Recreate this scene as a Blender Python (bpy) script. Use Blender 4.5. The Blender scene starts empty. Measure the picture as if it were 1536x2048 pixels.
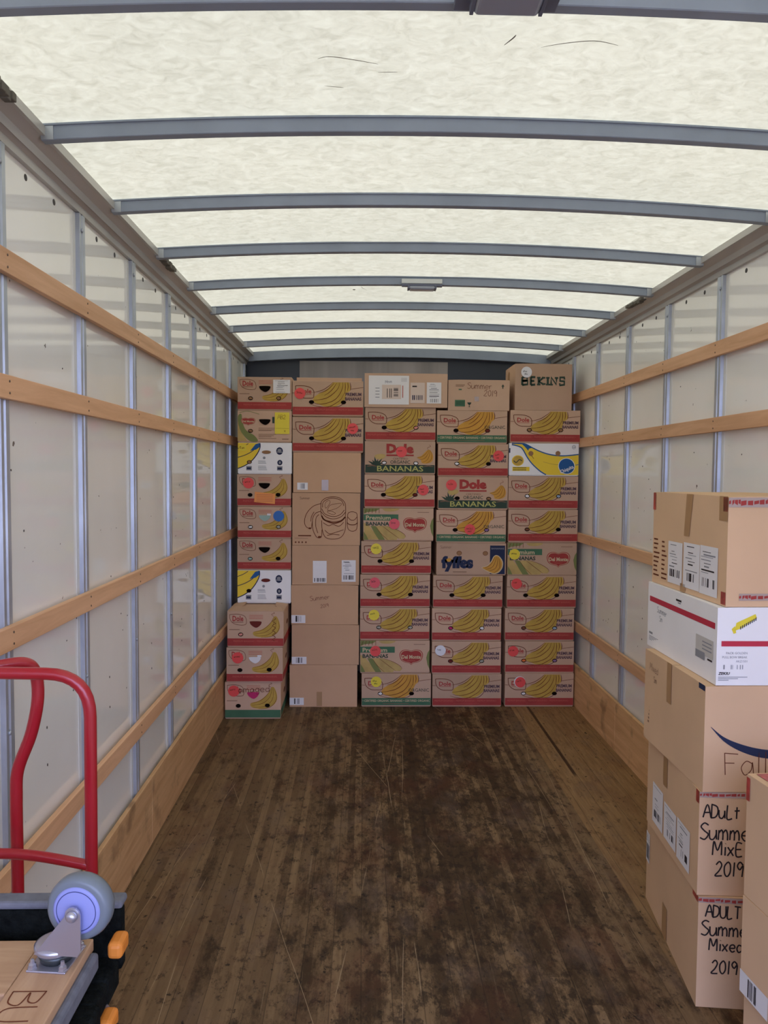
import bpy, bmesh, math, random
from mathutils import Vector, Matrix
rnd = random.Random(7)
sc = bpy.context.scene
COL = sc.collection

# ------------------------------------------------------------------ camera, world, exposure
cam_d = bpy.data.cameras.new('camera'); cam = bpy.data.objects.new('camera', cam_d); COL.objects.link(cam)
yaw, pitch, roll = 0.0264, -0.0511, 0.0075
cy, sy, cp, sp, cr, sr = math.cos(yaw), math.sin(yaw), math.cos(pitch), math.sin(pitch), math.cos(roll), math.sin(roll)
fwd = Vector((sy * cp, cy * cp, sp)); r0 = Vector((cy, -sy, 0)); u0 = r0.cross(fwd)
rt = cr * r0 + sr * u0; up = -sr * r0 + cr * u0
m = Matrix((rt, up, -fwd)).transposed().to_4x4(); m.translation = Vector((0, 0, 1.716))
cam.matrix_world = m
cam_d.sensor_fit = 'HORIZONTAL'; cam_d.sensor_width = 36.0; cam_d.lens = 36.0 * 1560.4 / 1536.0
cam_d.clip_start = 0.05
sc.camera = cam
sc.view_settings.view_transform = 'Standard'; sc.view_settings.look = 'None'
sc.view_settings.gamma = 1.0; sc.view_settings.use_curve_mapping = False
sc.view_settings.exposure = 0.2
sc.cycles.max_bounces = 10; sc.cycles.diffuse_bounces = 6; sc.cycles.use_denoising = True
SKY = 4.4; ROOF_T = 0.170

w = bpy.data.worlds.new('sky'); sc.world = w; w.use_nodes = True
nt = w.node_tree; nt.nodes.clear()
tc = nt.nodes.new('ShaderNodeTexCoord'); sep = nt.nodes.new('ShaderNodeSeparateXYZ')
rp = nt.nodes.new('ShaderNodeValToRGB'); bg = nt.nodes.new('ShaderNodeBackground'); out = nt.nodes.new('ShaderNodeOutputWorld')
nt.links.new(tc.outputs['Generated'], sep.inputs[0])
mr = nt.nodes.new('ShaderNodeMapRange'); mr.inputs['From Min'].default_value = -1; mr.inputs['From Max'].default_value = 1
nt.links.new(sep.outputs['Z'], mr.inputs['Value']); nt.links.new(mr.outputs[0], rp.inputs[0])
e = rp.color_ramp.elements
e[0].position = 0.47; e[0].color = (.16, .15, .15, 1); e[1].position = 0.53; e[1].color = (.74, .84, 1.42, 1)
nt.links.new(rp.outputs[0], bg.inputs[0]); bg.inputs[1].default_value = SKY
nt.links.new(bg.outputs[0], out.inputs[0])

# ------------------------------------------------------------------ helpers
def lin(c):
    if isinstance(c, str):
        c = [int(c[i:i + 2], 16) / 255 for i in (0, 2, 4)]
    return tuple(x / 12.92 if x <= .04045 else ((x + .055) / 1.055) ** 2.4 for x in c) + (1,)

MATS = {}
def mat(name, col, rough=.6, metal=0, spec=.4, noise=0, nscale=8, stretch=(1, 1, 1), bump=0, bscale=60, rand=0, obj_rand=0, coat=0):
    if name in MATS: return MATS[name]
    M = bpy.data.materials.new(name); M.use_nodes = True; t = M.node_tree; b = t.nodes['Principled BSDF']
    c = lin(col)
    b.inputs['Base Color'].default_value = c; b.inputs['Roughness'].default_value = rough
    b.inputs['Metallic'].default_value = metal; b.inputs['Specular IOR Level'].default_value = spec
    b.inputs['Coat Weight'].default_value = coat
    tcn = t.nodes.new('ShaderNodeTexCoord'); mp = t.nodes.new('ShaderNodeMapping'); mp.inputs['Scale'].default_value = stretch
    t.links.new(tcn.outputs['Object'], mp.inputs[0])
    last = None
    if noise:
        n = t.nodes.new('ShaderNodeTexNoise'); n.inputs['Scale'].default_value = nscale; n.inputs['Detail'].default_value = 6
        t.links.new(mp.outputs[0], n.inputs['Vector'])
        r_ = t.nodes.new('ShaderNodeMapRange'); r_.inputs['From Min'].default_value = .3; r_.inputs['From Max'].default_value = .7
        r_.inputs['To Min'].default_value = 1 - noise; r_.inputs['To Max'].default_value = 1 + noise
        t.links.new(n.outputs[0], r_.inputs['Value'])
        mx = t.nodes.new('ShaderNodeVectorMath'); mx.operation = 'SCALE'; mx.inputs[0].default_value = c[:3]
        t.links.new(r_.outputs[0], mx.inputs['Scale']); last = mx.outputs[0]
    if obj_rand:
        oi = t.nodes.new('ShaderNodeObjectInfo'); r2 = t.nodes.new('ShaderNodeMapRange')
        r2.inputs['To Min'].default_value = 1 - obj_rand; r2.inputs['To Max'].default_value = 1 + obj_rand
        t.links.new(oi.outputs['Random'], r2.inputs['Value'])
        mx = t.nodes.new('ShaderNodeVectorMath'); mx.operation = 'SCALE'
        if last: t.links.new(last, mx.inputs[0])
        else: mx.inputs[0].default_value = c[:3]
        t.links.new(r2.outputs[0], mx.inputs['Scale']); last = mx.outputs[0]
    if last: t.links.new(last, b.inputs['Base Color'])
    if bump:
        n = t.nodes.new('ShaderNodeTexNoise'); n.inputs['Scale'].default_value = bscale; n.inputs['Detail'].default_value = 4
        t.links.new(mp.outputs[0], n.inputs['Vector'])
        bp = t.nodes.new('ShaderNodeBump'); bp.inputs['Strength'].default_value = bump; bp.inputs['Distance'].default_value = .01
        t.links.new(n.outputs[0], bp.inputs['Height']); t.links.new(bp.outputs[0], b.inputs['Normal'])
    MATS[name] = M
    return M

kraft = mat('kraft_cardboard', 'c9a88e', .85, spec=.2, noise=.07, nscale=3, bump=.12, bscale=12, obj_rand=.10)
kraftD = mat('brown_cardboard', 'cca583', .85, spec=.2, noise=.06, nscale=3, bump=.12, bscale=10, obj_rand=.05)
kraftP = mat('cardboard_edge', '8a6547', .9, spec=.1)
whitebox = mat('white_cardboard', 'f3f2f0', .6, noise=.03, nscale=4)
ink_red = mat('red_ink', 'a8433f', .75, spec=.2, noise=.12, nscale=9)
ink_redl = mat('faded_red_ink', 'c4695a', .8, spec=.2)
ink_line = mat('brown_line_ink', '6d3b26', .8, spec=.2)
ink_ban = mat('banana_yellow_ink', 'c2a04c', .8, spec=.2, noise=.10, nscale=14)
ink_ban2 = mat('banana_orange_ink', 'cf9a45', .8, spec=.2, noise=.08, nscale=14)
ink_pale = mat('pale_banana_ink', 'bfa468', .8, spec=.2, noise=.12, nscale=16)
ink_purple = mat('dark_lettering_ink', '5d4650', .8, spec=.2)
ink_green = mat('green_ink', '4a7156', .8, spec=.2, noise=.1, nscale=9)
ink_dgreen = mat('dark_green_ink', '3a4a40', .8, spec=.2, noise=.1, nscale=9)
ink_olive = mat('olive_ink', '7d8450', .8, spec=.2)
ink_cream = mat('cream_ink', 'd3bf9a', .8, spec=.2)
ink_navy = mat('navy_ink', '2c3450', .8, spec=.2)
ink_black = mat('black_marker', '2a2223', .6, spec=.3)
ink_faint = mat('faint_marker', '8e6f5a', .8, spec=.2)
c_yellow = mat('bright_yellow_ink', 'f0cf3c', .7)
c_blue = mat('bright_blue_ink', '1f5a94', .7)
c_grey = mat('grey_print', '8f9094', .8)
paper = mat('label_paper', 'e9e7e6', .5)
paperP = mat('peach_label_paper', 'dcc8b8', .5)
hole_dark = mat('hole_shadow_black', '17100d', .95, spec=.05)
brown_tape = mat('brown_packing_tape', 'b08a60', .3, spec=.5)
clear_tape = mat('clear_packing_tape', 'b3a096', .2, spec=.6)
red_tape = mat('red_printed_tape', 'b34a40', .3, spec=.5, noise=.45, nscale=30)
stick = {'red': mat('red_sticker_paper', 'e8504c', .5), 'pink': mat('pink_sticker_paper', 'e55a63', .5),
         'yellow': mat('yellow_sticker_paper', 'ead63a', .5), 'blue': mat('blue_sticker_paper', '2f6bb5', .5),
         'white': mat('white_sticker_paper', 'e8e8ec', .5)}
orange_paper = mat('orange_label_paper', 'ee9a4e', .5)
HC = {'k': hole_dark, 'w': paper, 'p': mat('pink_cloth', 'd58f80', .9), 'm': mat('magenta_cloth', 'c03068', .9),
      'g': mat('grey_cloth', 'a9a79a', .9), 'r': mat('maroon_cloth', '6a2620', .9), 't': mat('tan_cloth', '9a7350', .9),
      'b': mat('pale_blue_cloth', '9fb0c4', .9), 'o': mat('orange_cloth', 'e2763a', .9), 'v': mat('violet_cloth', '8c6c98', .9),
      'n': mat('brown_cloth', '7c4a34', .9), 'c': mat('teal_cloth', '9db8ae', .9)}

def finish(bm, name, mats, parent=None, loc=None):
    me = bpy.data.meshes.new(name); bm.to_mesh(me); bm.free()
    for M in (mats if isinstance(mats, (list, tuple)) else [mats]): me.materials.append(M)
    o = bpy.data.objects.new(name, me); COL.objects.link(o)
    if parent: o.parent = parent
    if loc is not None: o.location = loc
    return o
def thing(name, label, cat, loc=(0, 0, 0), rz=0, group=None):
    o = bpy.data.objects.new(name, None); COL.objects.link(o); o.location = loc; o.rotation_euler = (0, 0, rz)
    o.empty_display_size = .1
    return tag(o, label, cat, group)
def tag(o, label, cat, group=None):
    o['label'] = label; o['category'] = cat
    if group: o['group'] = group
    return o
def struct(o): o['kind'] = 'structure'; return o
def box_bm(bm, a, b, bev=0, mi=0, seg=2):
    x0, y0, z0 = a; x1, y1, z1 = b
    vs = [bm.verts.new(p) for p in ((x0, y0, z0), (x1, y0, z0), (x1, y1, z0), (x0, y1, z0), (x0, y0, z1), (x1, y0, z1), (x1, y1, z1), (x0, y1, z1))]
    fs = [bm.faces.new([vs[i] for i in f]) for f in ((3, 2, 1, 0), (4, 5, 6, 7), (0, 1, 5, 4), (1, 2, 6, 5), (2, 3, 7, 6), (3, 0, 4, 7))]
    for f in fs: f.material_index = mi
    if bev:
        es = list({ed for f in fs for ed in f.edges})
        bmesh.ops.bevel(bm, geom=es, offset=bev, segments=seg, affect='EDGES', profile=.5)
    return vs
def bx(name, a, b, M, parent=None, bev=0, loc=None):
    bm = bmesh.new(); box_bm(bm, a, b, bev); return finish(bm, name, M, parent, loc)
def extrude_profile(pts, y0, y1):          # profile in XZ, extruded along Y
    bm = bmesh.new()
    A = [bm.verts.new((x, y0, z)) for x, z in pts]; B = [bm.verts.new((x, y1, z)) for x, z in pts]
    n = len(pts)
    for i in range(n): bm.faces.new((A[i], A[(i + 1) % n], B[(i + 1) % n], B[i]))
    bm.faces.new(A[::-1]); bm.faces.new(B)
    bmesh.ops.recalc_face_normals(bm, faces=bm.faces[:])
    return bm
def cr_spline(pts, closed=False, k=6):
    P = [Vector(p) for p in pts]; n = len(P); o = []
    rng = range(n) if closed else range(n - 1)
    for i in rng:
        if closed: a, b, c, d = P[i - 1], P[i], P[(i + 1) % n], P[(i + 2) % n]
        else: a, b, c, d = P[max(i - 1, 0)], P[i], P[i + 1], P[min(i + 2, n - 1)]
        for j in range(k):
            t = j / k
            o.append(.5 * ((2 * b) + (-a + c) * t + (2 * a - 5 * b + 4 * c - d) * t * t + (-a + 3 * b - 3 * c + d) * t ** 3))
    if not closed: o.append(P[-1])
    return o
def tube_bm(bm, pts, r, seg=14, mi=0, cap=True):
    P = [Vector(p) for p in pts]; rings = []
    T = []
    for i in range(len(P)):
        a = P[max(i - 1, 0)]; b = P[min(i + 1, len(P) - 1)]; T.append((b - a).normalized())
    ref = Vector((0, 1, 0)) if abs(T[0].y) < .9 else Vector((1, 0, 0))
    N = (ref - T[0] * ref.dot(T[0])).normalized()
    for i, p in enumerate(P):
        N = (N - T[i] * N.dot(T[i])).normalized(); B = T[i].cross(N)
        rings.append([bm.verts.new(p + r * (math.cos(a) * N + math.sin(a) * B)) for a in [2 * math.pi * k / seg for k in range(seg)]])
    for a, b in zip(rings, rings[1:]):
        for k in range(seg):
            f = bm.faces.new((a[k], a[(k + 1) % seg], b[(k + 1) % seg], b[k])); f.smooth = True; f.material_index = mi
    if cap: bm.faces.new(rings[0][::-1]).material_index = mi; bm.faces.new(rings[-1]).material_index = mi
def round_path(pts, r, k=8):               # polyline with filleted corners
    P = [Vector(p) for p in pts]; o = [P[0]]
    for i in range(1, len(P) - 1):
        a = (P[i - 1] - P[i]); b = (P[i + 1] - P[i]); q = min(r, a.length * .49, b.length * .49)
        s = P[i] + a.normalized() * q; t_ = P[i] + b.normalized() * q
        for j in range(k + 1):
            t = j / k; o.append((1 - t) ** 2 * s + 2 * t * (1 - t) * P[i] + t * t * t_)
    o.append(P[-1]); return o
def lathe_bm(bm, prof, mtx, seg=40, mi=0, smooth=True):   # prof: (radius, axial z), rotated about local z, placed with mtx
    rings = []
    for r, z in prof:
        rings.append([bm.verts.new(mtx @ Vector((r * math.cos(2 * math.pi * k / seg), r * math.sin(2 * math.pi * k / seg), z))) for k in range(seg)])
    for a, b in zip(rings, rings[1:]):
        for k in range(seg):
            f = bm.faces.new((a[k], a[(k + 1) % seg], b[(k + 1) % seg], b[k])); f.smooth = smooth; f.material_index = mi
    bm.faces.new(rings[0][::-1]).material_index = mi; bm.faces.new(rings[-1]).material_index = mi

# ---- printing on a face: shapes laid as thin ink and paper layers on a box side
TXT = {}
def glyphs(s, bold):
    key = (s, bold)
    if key not in TXT:
        cu = bpy.data.curves.new('t', 'FONT'); cu.body = s; cu.offset = bold; cu.resolution_u = 2; cu.fill_mode = 'FRONT'
        o = bpy.data.objects.new('t', cu); COL.objects.link(o)
        dg = bpy.context.evaluated_depsgraph_get(); dg.update()
        me = bpy.data.meshes.new_from_object(o.evaluated_get(dg))
        vs = [(v.co.x, v.co.y) for v in me.vertices]; fs = [tuple(p.vertices) for p in me.polygons]
        bpy.data.objects.remove(o); bpy.data.curves.remove(cu); bpy.data.meshes.remove(me)
        xs = [v[0] for v in vs]; ys = [v[1] for v in vs]
        TXT[key] = (vs, fs, min(xs), max(xs), min(ys), max(ys))
    return TXT[key]

HW = {  # handwriting strokes in a unit cell
 'A': [[(0, 0), (.35, 1), (.7, 0)], [(.1, .4), (.6, .42)]], 'D': [[(.05, 1), (.05, 0)], [(0, 1), (.5, .85), (.6, .45), (.4, .08), (0, 0)]],
 'a': [[(.5, .5), (.25, .6), (.05, .3), (.2, 0), (.45, .2), (.5, .55), (.55, 0)]], 'S': [[(.6, .9), (.3, 1), (.05, .8), (.3, .55), (.6, .3), (.35, 0), (0, .08)]],
 'u': [[(0, .6), (.05, .1), (.3, 0), (.5, .3), (.5, .6), (.55, 0)]], 'm': [[(0, 0), (.02, .6)], [(.02, .4), (.2, .62), (.32, .4), (.33, 0)], [(.33, .4), (.52, .62), (.66, .4), (.68, 0)]],
 'e': [[(.05, .32), (.5, .35), (.4, .6), (.12, .55), (.02, .25), (.25, 0), (.52, .1)]], 'r': [[(0, .6), (.05, 0)], [(.05, .35), (.2, .58), (.42, .55)]],
 'M': [[(0, 0), (.08, 1), (.4, .35), (.7, 1), (.75, 0)]], 'i': [[(.1, .6), (.1, 0)], [(.1, .85), (.12, .88)]], 'x': [[(0, .6), (.5, 0)], [(.5, .6), (0, 0)]],
 'E': [[(.5, .9), (.05, .9), (.05, 0), (.55, 0)], [(.05, .48), (.45, .5)]], 'd': [[(.5, 1), (.5, 0)], [(.5, .5), (.2, .6), (.03, .3), (.2, 0), (.5, .15)]],
 'L': [[(.05, 1), (.05, 0), (.5, .03)]], 'l': [[(.08, 1), (.08, 0)]], 't': [[(.2, .9), (.2, 0)], [(0, .6), (.45, .6)]], 'T': [[(.3, 1), (.3, 0)], [(0, 1), (.6, 1)]],
 '2': [[(.05, .75), (.3, 1), (.5, .75), (.3, .35), (0, 0), (.55, .02)]], '0': [[(.3, 1), (.05, .7), (.08, .2), (.3, 0), (.52, .3), (.5, .8), (.3, 1)]],
 '1': [[(.15, 1), (.12, 0)]], '9': [[(.5, .8), (.25, 1), (.05, .75), (.25, .5), (.5, .75), (.45, 0)]], 'F': [[(.05, 1), (.08, 0)], [(.05, 1), (.6, .95)], [(.05, .55), (.45, .52)]],
 'g': [[(.5, .55), (.2, .6), (.05, .3), (.25, .05), (.5, .3), (.5, .6), (.48, -.3), (.15, -.3)]], 'B': [[(.05, 1), (.05, 0)], [(.05, 1), (.5, .9), (.45, .6), (.1, .52), (.6, .4), (.5, .05), (.05, 0)]],
 'U': [[(0, 1), (.05, .2), (.3, 0), (.55, .2), (.55, 1)]], 'h': [[(.05, 1), (.05, 0)], [(.05, .4), (.3, .6), (.48, .4), (.5, 0)]], 'w': [[(0, .6), (.15, 0), (.3, .5), (.45, 0), (.6, .6)]],
 'n': [[(0, .6), (.02, 0)], [(.02, .4), (.25, .6), (.42, .4), (.45, 0)]], 'N': [[(0, 0), (.03, 1), (.55, 0), (.58, 1)]], 'R': [[(.05, 0), (.05, 1), (.5, .8), (.1, .5), (.55, 0)]], 'K': [[(.05, 1), (.05, 0)], [(.55, 1), (.05, .45), (.6, 0)]],
 'G': [[(.55, .85), (.3, 1), (.02, .5), (.3, 0), (.58, .15), (.58, .45), (.35, .45)]], 'C': [[(.55, .85), (.3, 1), (.02, .5), (.3, 0), (.58, .15)]], 'O': [[(.3, 1), (.05, .7), (.08, .2), (.3, 0), (.55, .3), (.52, .8), (.3, 1)]],
 'I': [[(.1, 1), (.1, 0)]]}
WID = {'M': .95, 'm': .85, 'I': .3, 'i': .3, 'l': .28, '1': .35, 'w': .8}

class Face:
    """A flat side to print on: origin, two directions, outward normal."""
    def __init__(s, bm, mats, O, U, V, N, base=0):
        s.bm = bm; s.mats = mats; s.O = Vector(O); s.U = Vector(U); s.V = Vector(V); s.N = Vector(N); s.t = None; s.k = base
    def mi(s, M):
        if M not in s.mats: s.mats.append(M)
        return s.mats.index(M)
    def p(s, x, y, l):
        if s.t: x, y = s.t(x, y)
        return s.O + s.U * x + s.V * y + s.N * (.0005 * (l + s.k))
    def face(s, pts, M, l):
        try: f = s.bm.faces.new([s.bm.verts.new(s.p(x, y, l)) for x, y in pts])
        except ValueError: return
        f.material_index = s.mi(M); f.normal_update()
        if f.normal.dot(s.N) < 0: f.normal_flip()
    def poly(s, pts, M, l=1, smooth=False):
        if smooth: pts = [(q.x, q.y) for q in cr_spline([(a, b, 0) for a, b in pts], True, 5)]
        s.face(pts, M, l)
    def rect(s, x0, y0, x1, y1, M, l=1): s.face([(x0, y0), (x1, y0), (x1, y1), (x0, y1)], M, l)
    def disc(s, x, y, rx, ry, M, l=1, n=24, rot=0):
        c, q = math.cos(rot), math.sin(rot)
        s.face([(x + rx * math.cos(a) * c - ry * math.sin(a) * q, y + rx * math.cos(a) * q + ry * math.sin(a) * c) for a in [2 * math.pi * k / n for k in range(n)]], M, l)
    def line(s, pts, wd, M, l=2, smooth=True, taper=False):
        P = cr_spline([(a, b, 0) for a, b in pts], False, 5) if smooth and len(pts) > 2 else [Vector((a, b, 0)) for a, b in pts]
        L = []; R = []; n = len(P)
        for i, q in enumerate(P):
            d = P[min(i + 1, n - 1)] - P[max(i - 1, 0)]
            if d.length < 1e-9: continue
            d.normalize(); h = wd / 2 * ((.35 + .65 * math.sin(math.pi * (i + .3) / (n - .4))) if taper else 1)
            L.append((q.x - d.y * h, q.y + d.x * h)); R.append((q.x + d.y * h, q.y - d.x * h))
        for i in range(len(L) - 1): s.face([L[i], R[i], R[i + 1], L[i + 1]], M, l)
    def text(s, t, x0, y0, x1, y1, M, l=2, bold=.0, shear=0, warp=None, rot=0):
        vs, fs, a, b, c, d = glyphs(t, bold); mi = s.mi(M)
        V = []
        cx, cy_ = (x0 + x1) / 2, (y0 + y1) / 2
        for x, y in vs:
            fx = (x - a) / (b - a); fy = (y - c) / (d - c)
            if warp: fy = warp(fx, fy)
            X = x0 + fx * (x1 - x0) + shear * fy * (y1 - y0); Y = y0 + fy * (y1 - y0)
            if rot: X, Y = cx + (X - cx) * math.cos(rot) - (Y - cy_) * math.sin(rot), cy_ + (X - cx) * math.sin(rot) + (Y - cy_) * math.cos(rot)
            V.append(s.bm.verts.new(s.p(X, Y, l)))
        for f in fs:
            try: q = s.bm.faces.new([V[i] for i in f])
            except ValueError: continue
            q.material_index = mi; q.normal_update()
            if q.normal.dot(s.N) < 0: q.normal_flip()
    def hand(s, t, x, y, h, wd, M, l=2, rot=0, sx=1.0, drift=0):
        c, q = math.cos(rot), math.sin(rot); ox = 0
        for ch in t:
            if ch == ' ': ox += .4 * h; continue
            for st in HW.get(ch, HW['n']):
                pts = []
                for a, b in st:
                    X = (ox + a * h * sx); Y = b * h + drift * ox + (rnd.random() - .5) * .04 * h
                    pts.append((x + X * c - Y * q, y + X * q + Y * c))
                s.line(pts, wd, M, l)
            ox += WID.get(ch, .68) * h * sx
    def barcode(s, x0, y0, x1, y1, n, M, l, vert=True):
        r = random.Random(int(x0 * 9999) + n); x = x0; st = (x1 - x0) / n if vert else (y1 - y0) / n
        for i in range(n):
            if r.random() < .55:
                wq = st * r.choice((.6, .9, 1.0))
                if vert: s.rect(x0 + i * st, y0, x0 + i * st + wq, y1, M, l)
                else: s.rect(x0, y0 + i * st, x1, y0 + i * st + wq, M, l)

def label_on(F, x0, y0, x1, y1, seed=1, bars=(.12, .04, .88, .26), paper_m=None, lines=True, l=3, extra=()):
    """a pasted paper label with print lines and a barcode"""
    pm = paper_m or paper; r = random.Random(seed); W = x1 - x0; H = y1 - y0
    F.rect(x0, y0, x1, y1, pm, l)
    if bars: F.barcode(x0 + bars[0] * W, y0 + bars[1] * H, x0 + bars[2] * W, y0 + bars[3] * H, 22, ink_black, l + 1)
    if lines:
        y = y0 + .93 * H; yb = y0 + ((bars[3] if bars else 0) + .06) * H
        while y > yb:
            t = r.choice((.018, .03, .012)) * H
            if r.random() < .8:
                a = r.uniform(.06, .3); b = r.uniform(.45, .92); F.rect(x0 + a * W, y - t, x0 + b * W, y, r.choice((c_grey, c_grey, ink_black)), l + 1)
            y -= r.uniform(.045, .09) * H

# ------------------------------------------------------------------ the truck box
XL, XR = -1.015, 1.617; YF, YB = -1.35, 6.60

def node_mat(name):
    M = bpy.data.materials.new(name); M.use_nodes = True; return M, M.node_tree, M.node_tree.nodes, M.node_tree.links, M.node_tree.nodes['Principled BSDF']
def ramp(N, stops):
    r = N.new('ShaderNodeValToRGB'); e = r.color_ramp.elements
    while len(e) < len(stops): e.new(.5)
    for q, (p_, c) in zip(e, stops): q.position = p_; q.color = c if len(c) == 4 else (*c, 1)
    return r

# worn plank floor
def floor_mat():
    M, t, N, L, b = node_mat('worn_plank_floor')
    g = N.new('ShaderNodeNewGeometry'); sx = N.new('ShaderNodeSeparateXYZ'); L.new(g.outputs['Position'], sx.inputs[0])
    def noise(scale, st, det=6, rough=.6, off=0):
        mp = N.new('ShaderNodeMapping'); mp.inputs['Scale'].default_value = st; mp.inputs['Location'].default_value = (off, off * 2.3, 0)
        L.new(g.outputs['Position'], mp.inputs[0]); n = N.new('ShaderNodeTexNoise'); n.inputs['Scale'].default_value = scale
        n.inputs['Detail'].default_value = det; n.inputs['Roughness'].default_value = rough; L.new(mp.outputs[0], n.inputs['Vector']); return n
    def mth(op, a, b_=None, c=None):
        q = N.new('ShaderNodeMath'); q.operation = op
        for i, v in enumerate((a, b_, c)):
            if v is None: continue
            if isinstance(v, (int, float)): q.inputs[i].default_value = v
            else: L.new(v, q.inputs[i])
        return q.outputs[0]
    def mix(f, a, b_, mode='MIX'):
        q = N.new('ShaderNodeMix'); q.data_type = 'RGBA'; q.blend_type = mode
        if isinstance(f, (int, float)): q.inputs[0].default_value = f
        else: L.new(f, q.inputs[0])
        for i, v in ((6, a), (7, b_)):
            if isinstance(v, tuple): q.inputs[i].default_value = v
            else: L.new(v, q.inputs[i])
        return q.outputs[2]
    def rng(v, a, b_, c=0, d=1):
        q = N.new('ShaderNodeMapRange'); q.inputs['From Min'].default_value = a; q.inputs['From Max'].default_value = b_
        q.inputs['To Min'].default_value = c; q.inputs['To Max'].default_value = d; L.new(v, q.inputs['Value']); return q.outputs[0]
    # laminated strips about 33 mm wide, each its own tone
    strip = mth('FLOOR', mth('DIVIDE', sx.outputs['X'], .034))
    seg = mth('FLOOR', mth('ADD', mth('DIVIDE', sx.outputs['Y'], 1.3), mth('MULTIPLY', strip, .37)))
    cmb = N.new('ShaderNodeCombineXYZ'); L.new(strip, cmb.inputs[0]); L.new(seg, cmb.inputs[1])
    wn = N.new('ShaderNodeTexWhiteNoise'); wn.noise_dimensions = '2D'; L.new(cmb.outputs[0], wn.inputs['Vector'])
    grain = noise(18, (3, .25, 1), 8, .65)
    base = mix(wn.outputs['Value'], lin('665037'), lin('8a7050'))
    base = mix(mth('MULTIPLY', rng(grain.outputs[0], .35, .7), .6), base, lin('5e4830'))
    # pale tan boards along the right wall
    tan = mix(rng(grain.outputs[0], .3, .7), lin('a5845a'), lin('80603c'))
    edge = mth('GREATER_THAN', sx.outputs['X'], 1.09)
    far = rng(mth('ADD', sx.outputs['Y'], mth('MULTIPLY', noise(3, (1, 1, 1), 4).outputs[0], 1.2)), 2.7, 3.9)
    base = mix(mth('MULTIPLY', edge, mth('MULTIPLY', far, .85)), base, tan)
    # grime: heavier down the middle, dragged along the boards, lighter on the tan boards
    cx = mth('ABSOLUTE', mth('SUBTRACT', sx.outputs['X'], .40))
    mid = mth('SUBTRACT', rng(cx, .1, 1.0, 1, 0), mth('MULTIPLY', mth('MULTIPLY', edge, far), .5))
    d1 = noise(4.2, (1.9, .75, 1), 15, .80)
    stripd = mth('MULTIPLY', mth('SUBTRACT', wn.outputs['Value'], .5), -.055)
    dirt = rng(mth('ADD', mth('ADD', d1.outputs[0], stripd), mth('MULTIPLY', mid, .13)), .53, .64)
    base = mix(mth('MULTIPLY', dirt, .85), base, lin('33210f'))
    d2 = noise(16, (1.3, .8, 1), 12, .75, 4)
    base = mix(mth('MULTIPLY', rng(mth('ADD', d2.outputs[0], mth('MULTIPLY', mid, .07)), .56, .63), .75), base, lin('24160c'))
    d3 = noise(2.6, (1.4, .9, 1), 8, .7, 9)
    base = mix(mth('MULTIPLY', rng(d3.outputs[0], .50, .64), .30), base, lin('5a2c1e'))
    d5 = noise(3.1, (1.6, .8, 1), 8, .7, 23)
    base = mix(mth('MULTIPLY', rng(d5.outputs[0], .52, .66), .35), base, lin('6b5a50'))
    d4 = noise(34, (1, .6, 1), 4, .6, 2)
    base = mix(mth('MULTIPLY', rng(d4.outputs[0], .63, .68), .85), base, lin('170e08'))
    # pale scratches lengthwise and a few slanting
    for st_, o_, th, am in (((3, .05, 1), 5, .685, .35), ((2.2, .09, 1), 31, .70, .3)):
        sc1 = noise(34, st_, 2, .4, o_)
        gate = rng(noise(2.4, (1, 1, 1), 4, .6, o_ + 6).outputs[0], .45, .58)
        base = mix(mth('MULTIPLY', mth('MULTIPLY', rng(sc1.outputs[0], th, th + .03), gate), am), base, lin('9a8566'))
    # long thin scratches: nearly parallel hairlines
    for a_, off_, wd_ in ((.035, .13, .0016), (-.05, .46, .0014), (.30, .80, .0012), (-.12, .93, .0015)):
        ln = mth('FRACT', mth('ADD', mth('DIVIDE', mth('ADD', sx.outputs['X'], mth('MULTIPLY', sx.outputs['Y'], a_)), .83), off_))
        wob = mth('ADD', ln, mth('MULTIPLY', noise(1.1, (1, 1, 1), 2, .5, off_ * 9).outputs[0], .05))
        hit = mth('LESS_THAN', mth('ABSOLUTE', mth('SUBTRACT', wob, .5)), wd_)
        g2 = rng(noise(1.6, (1, 1, 1), 3, .5, off_ * 31).outputs[0], .50, .56)
        base = mix(mth('MULTIPLY', mth('MULTIPLY', hit, g2), .7), base, lin('ab9474'))
    fr = mth('FRACT', mth('DIVIDE', sx.outputs['X'], .102))
    base = mix(mth('MULTIPLY', mth('LESS_THAN', fr, .03), .5), base, lin('1a1008'))
    # dark groove worn into the tan boards
    gx = mth('LESS_THAN', mth('ABSOLUTE', mth('SUBTRACT', sx.outputs['X'], 1.215)), .009)
    gy = rng(sx.outputs['Y'], 4.30, 4.36)
    base = mix(mth('MULTIPLY', mth('MULTIPLY', gx, gy), .85), base, lin('2a1408'))
    L.new(base, b.inputs['Base Color']); b.inputs['Roughness'].default_value = .62; b.inputs['Specular IOR Level'].default_value = .3
    bp = N.new('ShaderNodeBump'); bp.inputs['Strength'].default_value = .25; bp.inputs['Distance'].default_value = .004
    L.new(d1.outputs[0], bp.inputs['Height']); L.new(bp.outputs[0], b.inputs['Normal'])
    return M
struct(bx('floor', (XL, YF, -.05), (XR, YB, 0), floor_mat()))

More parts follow.
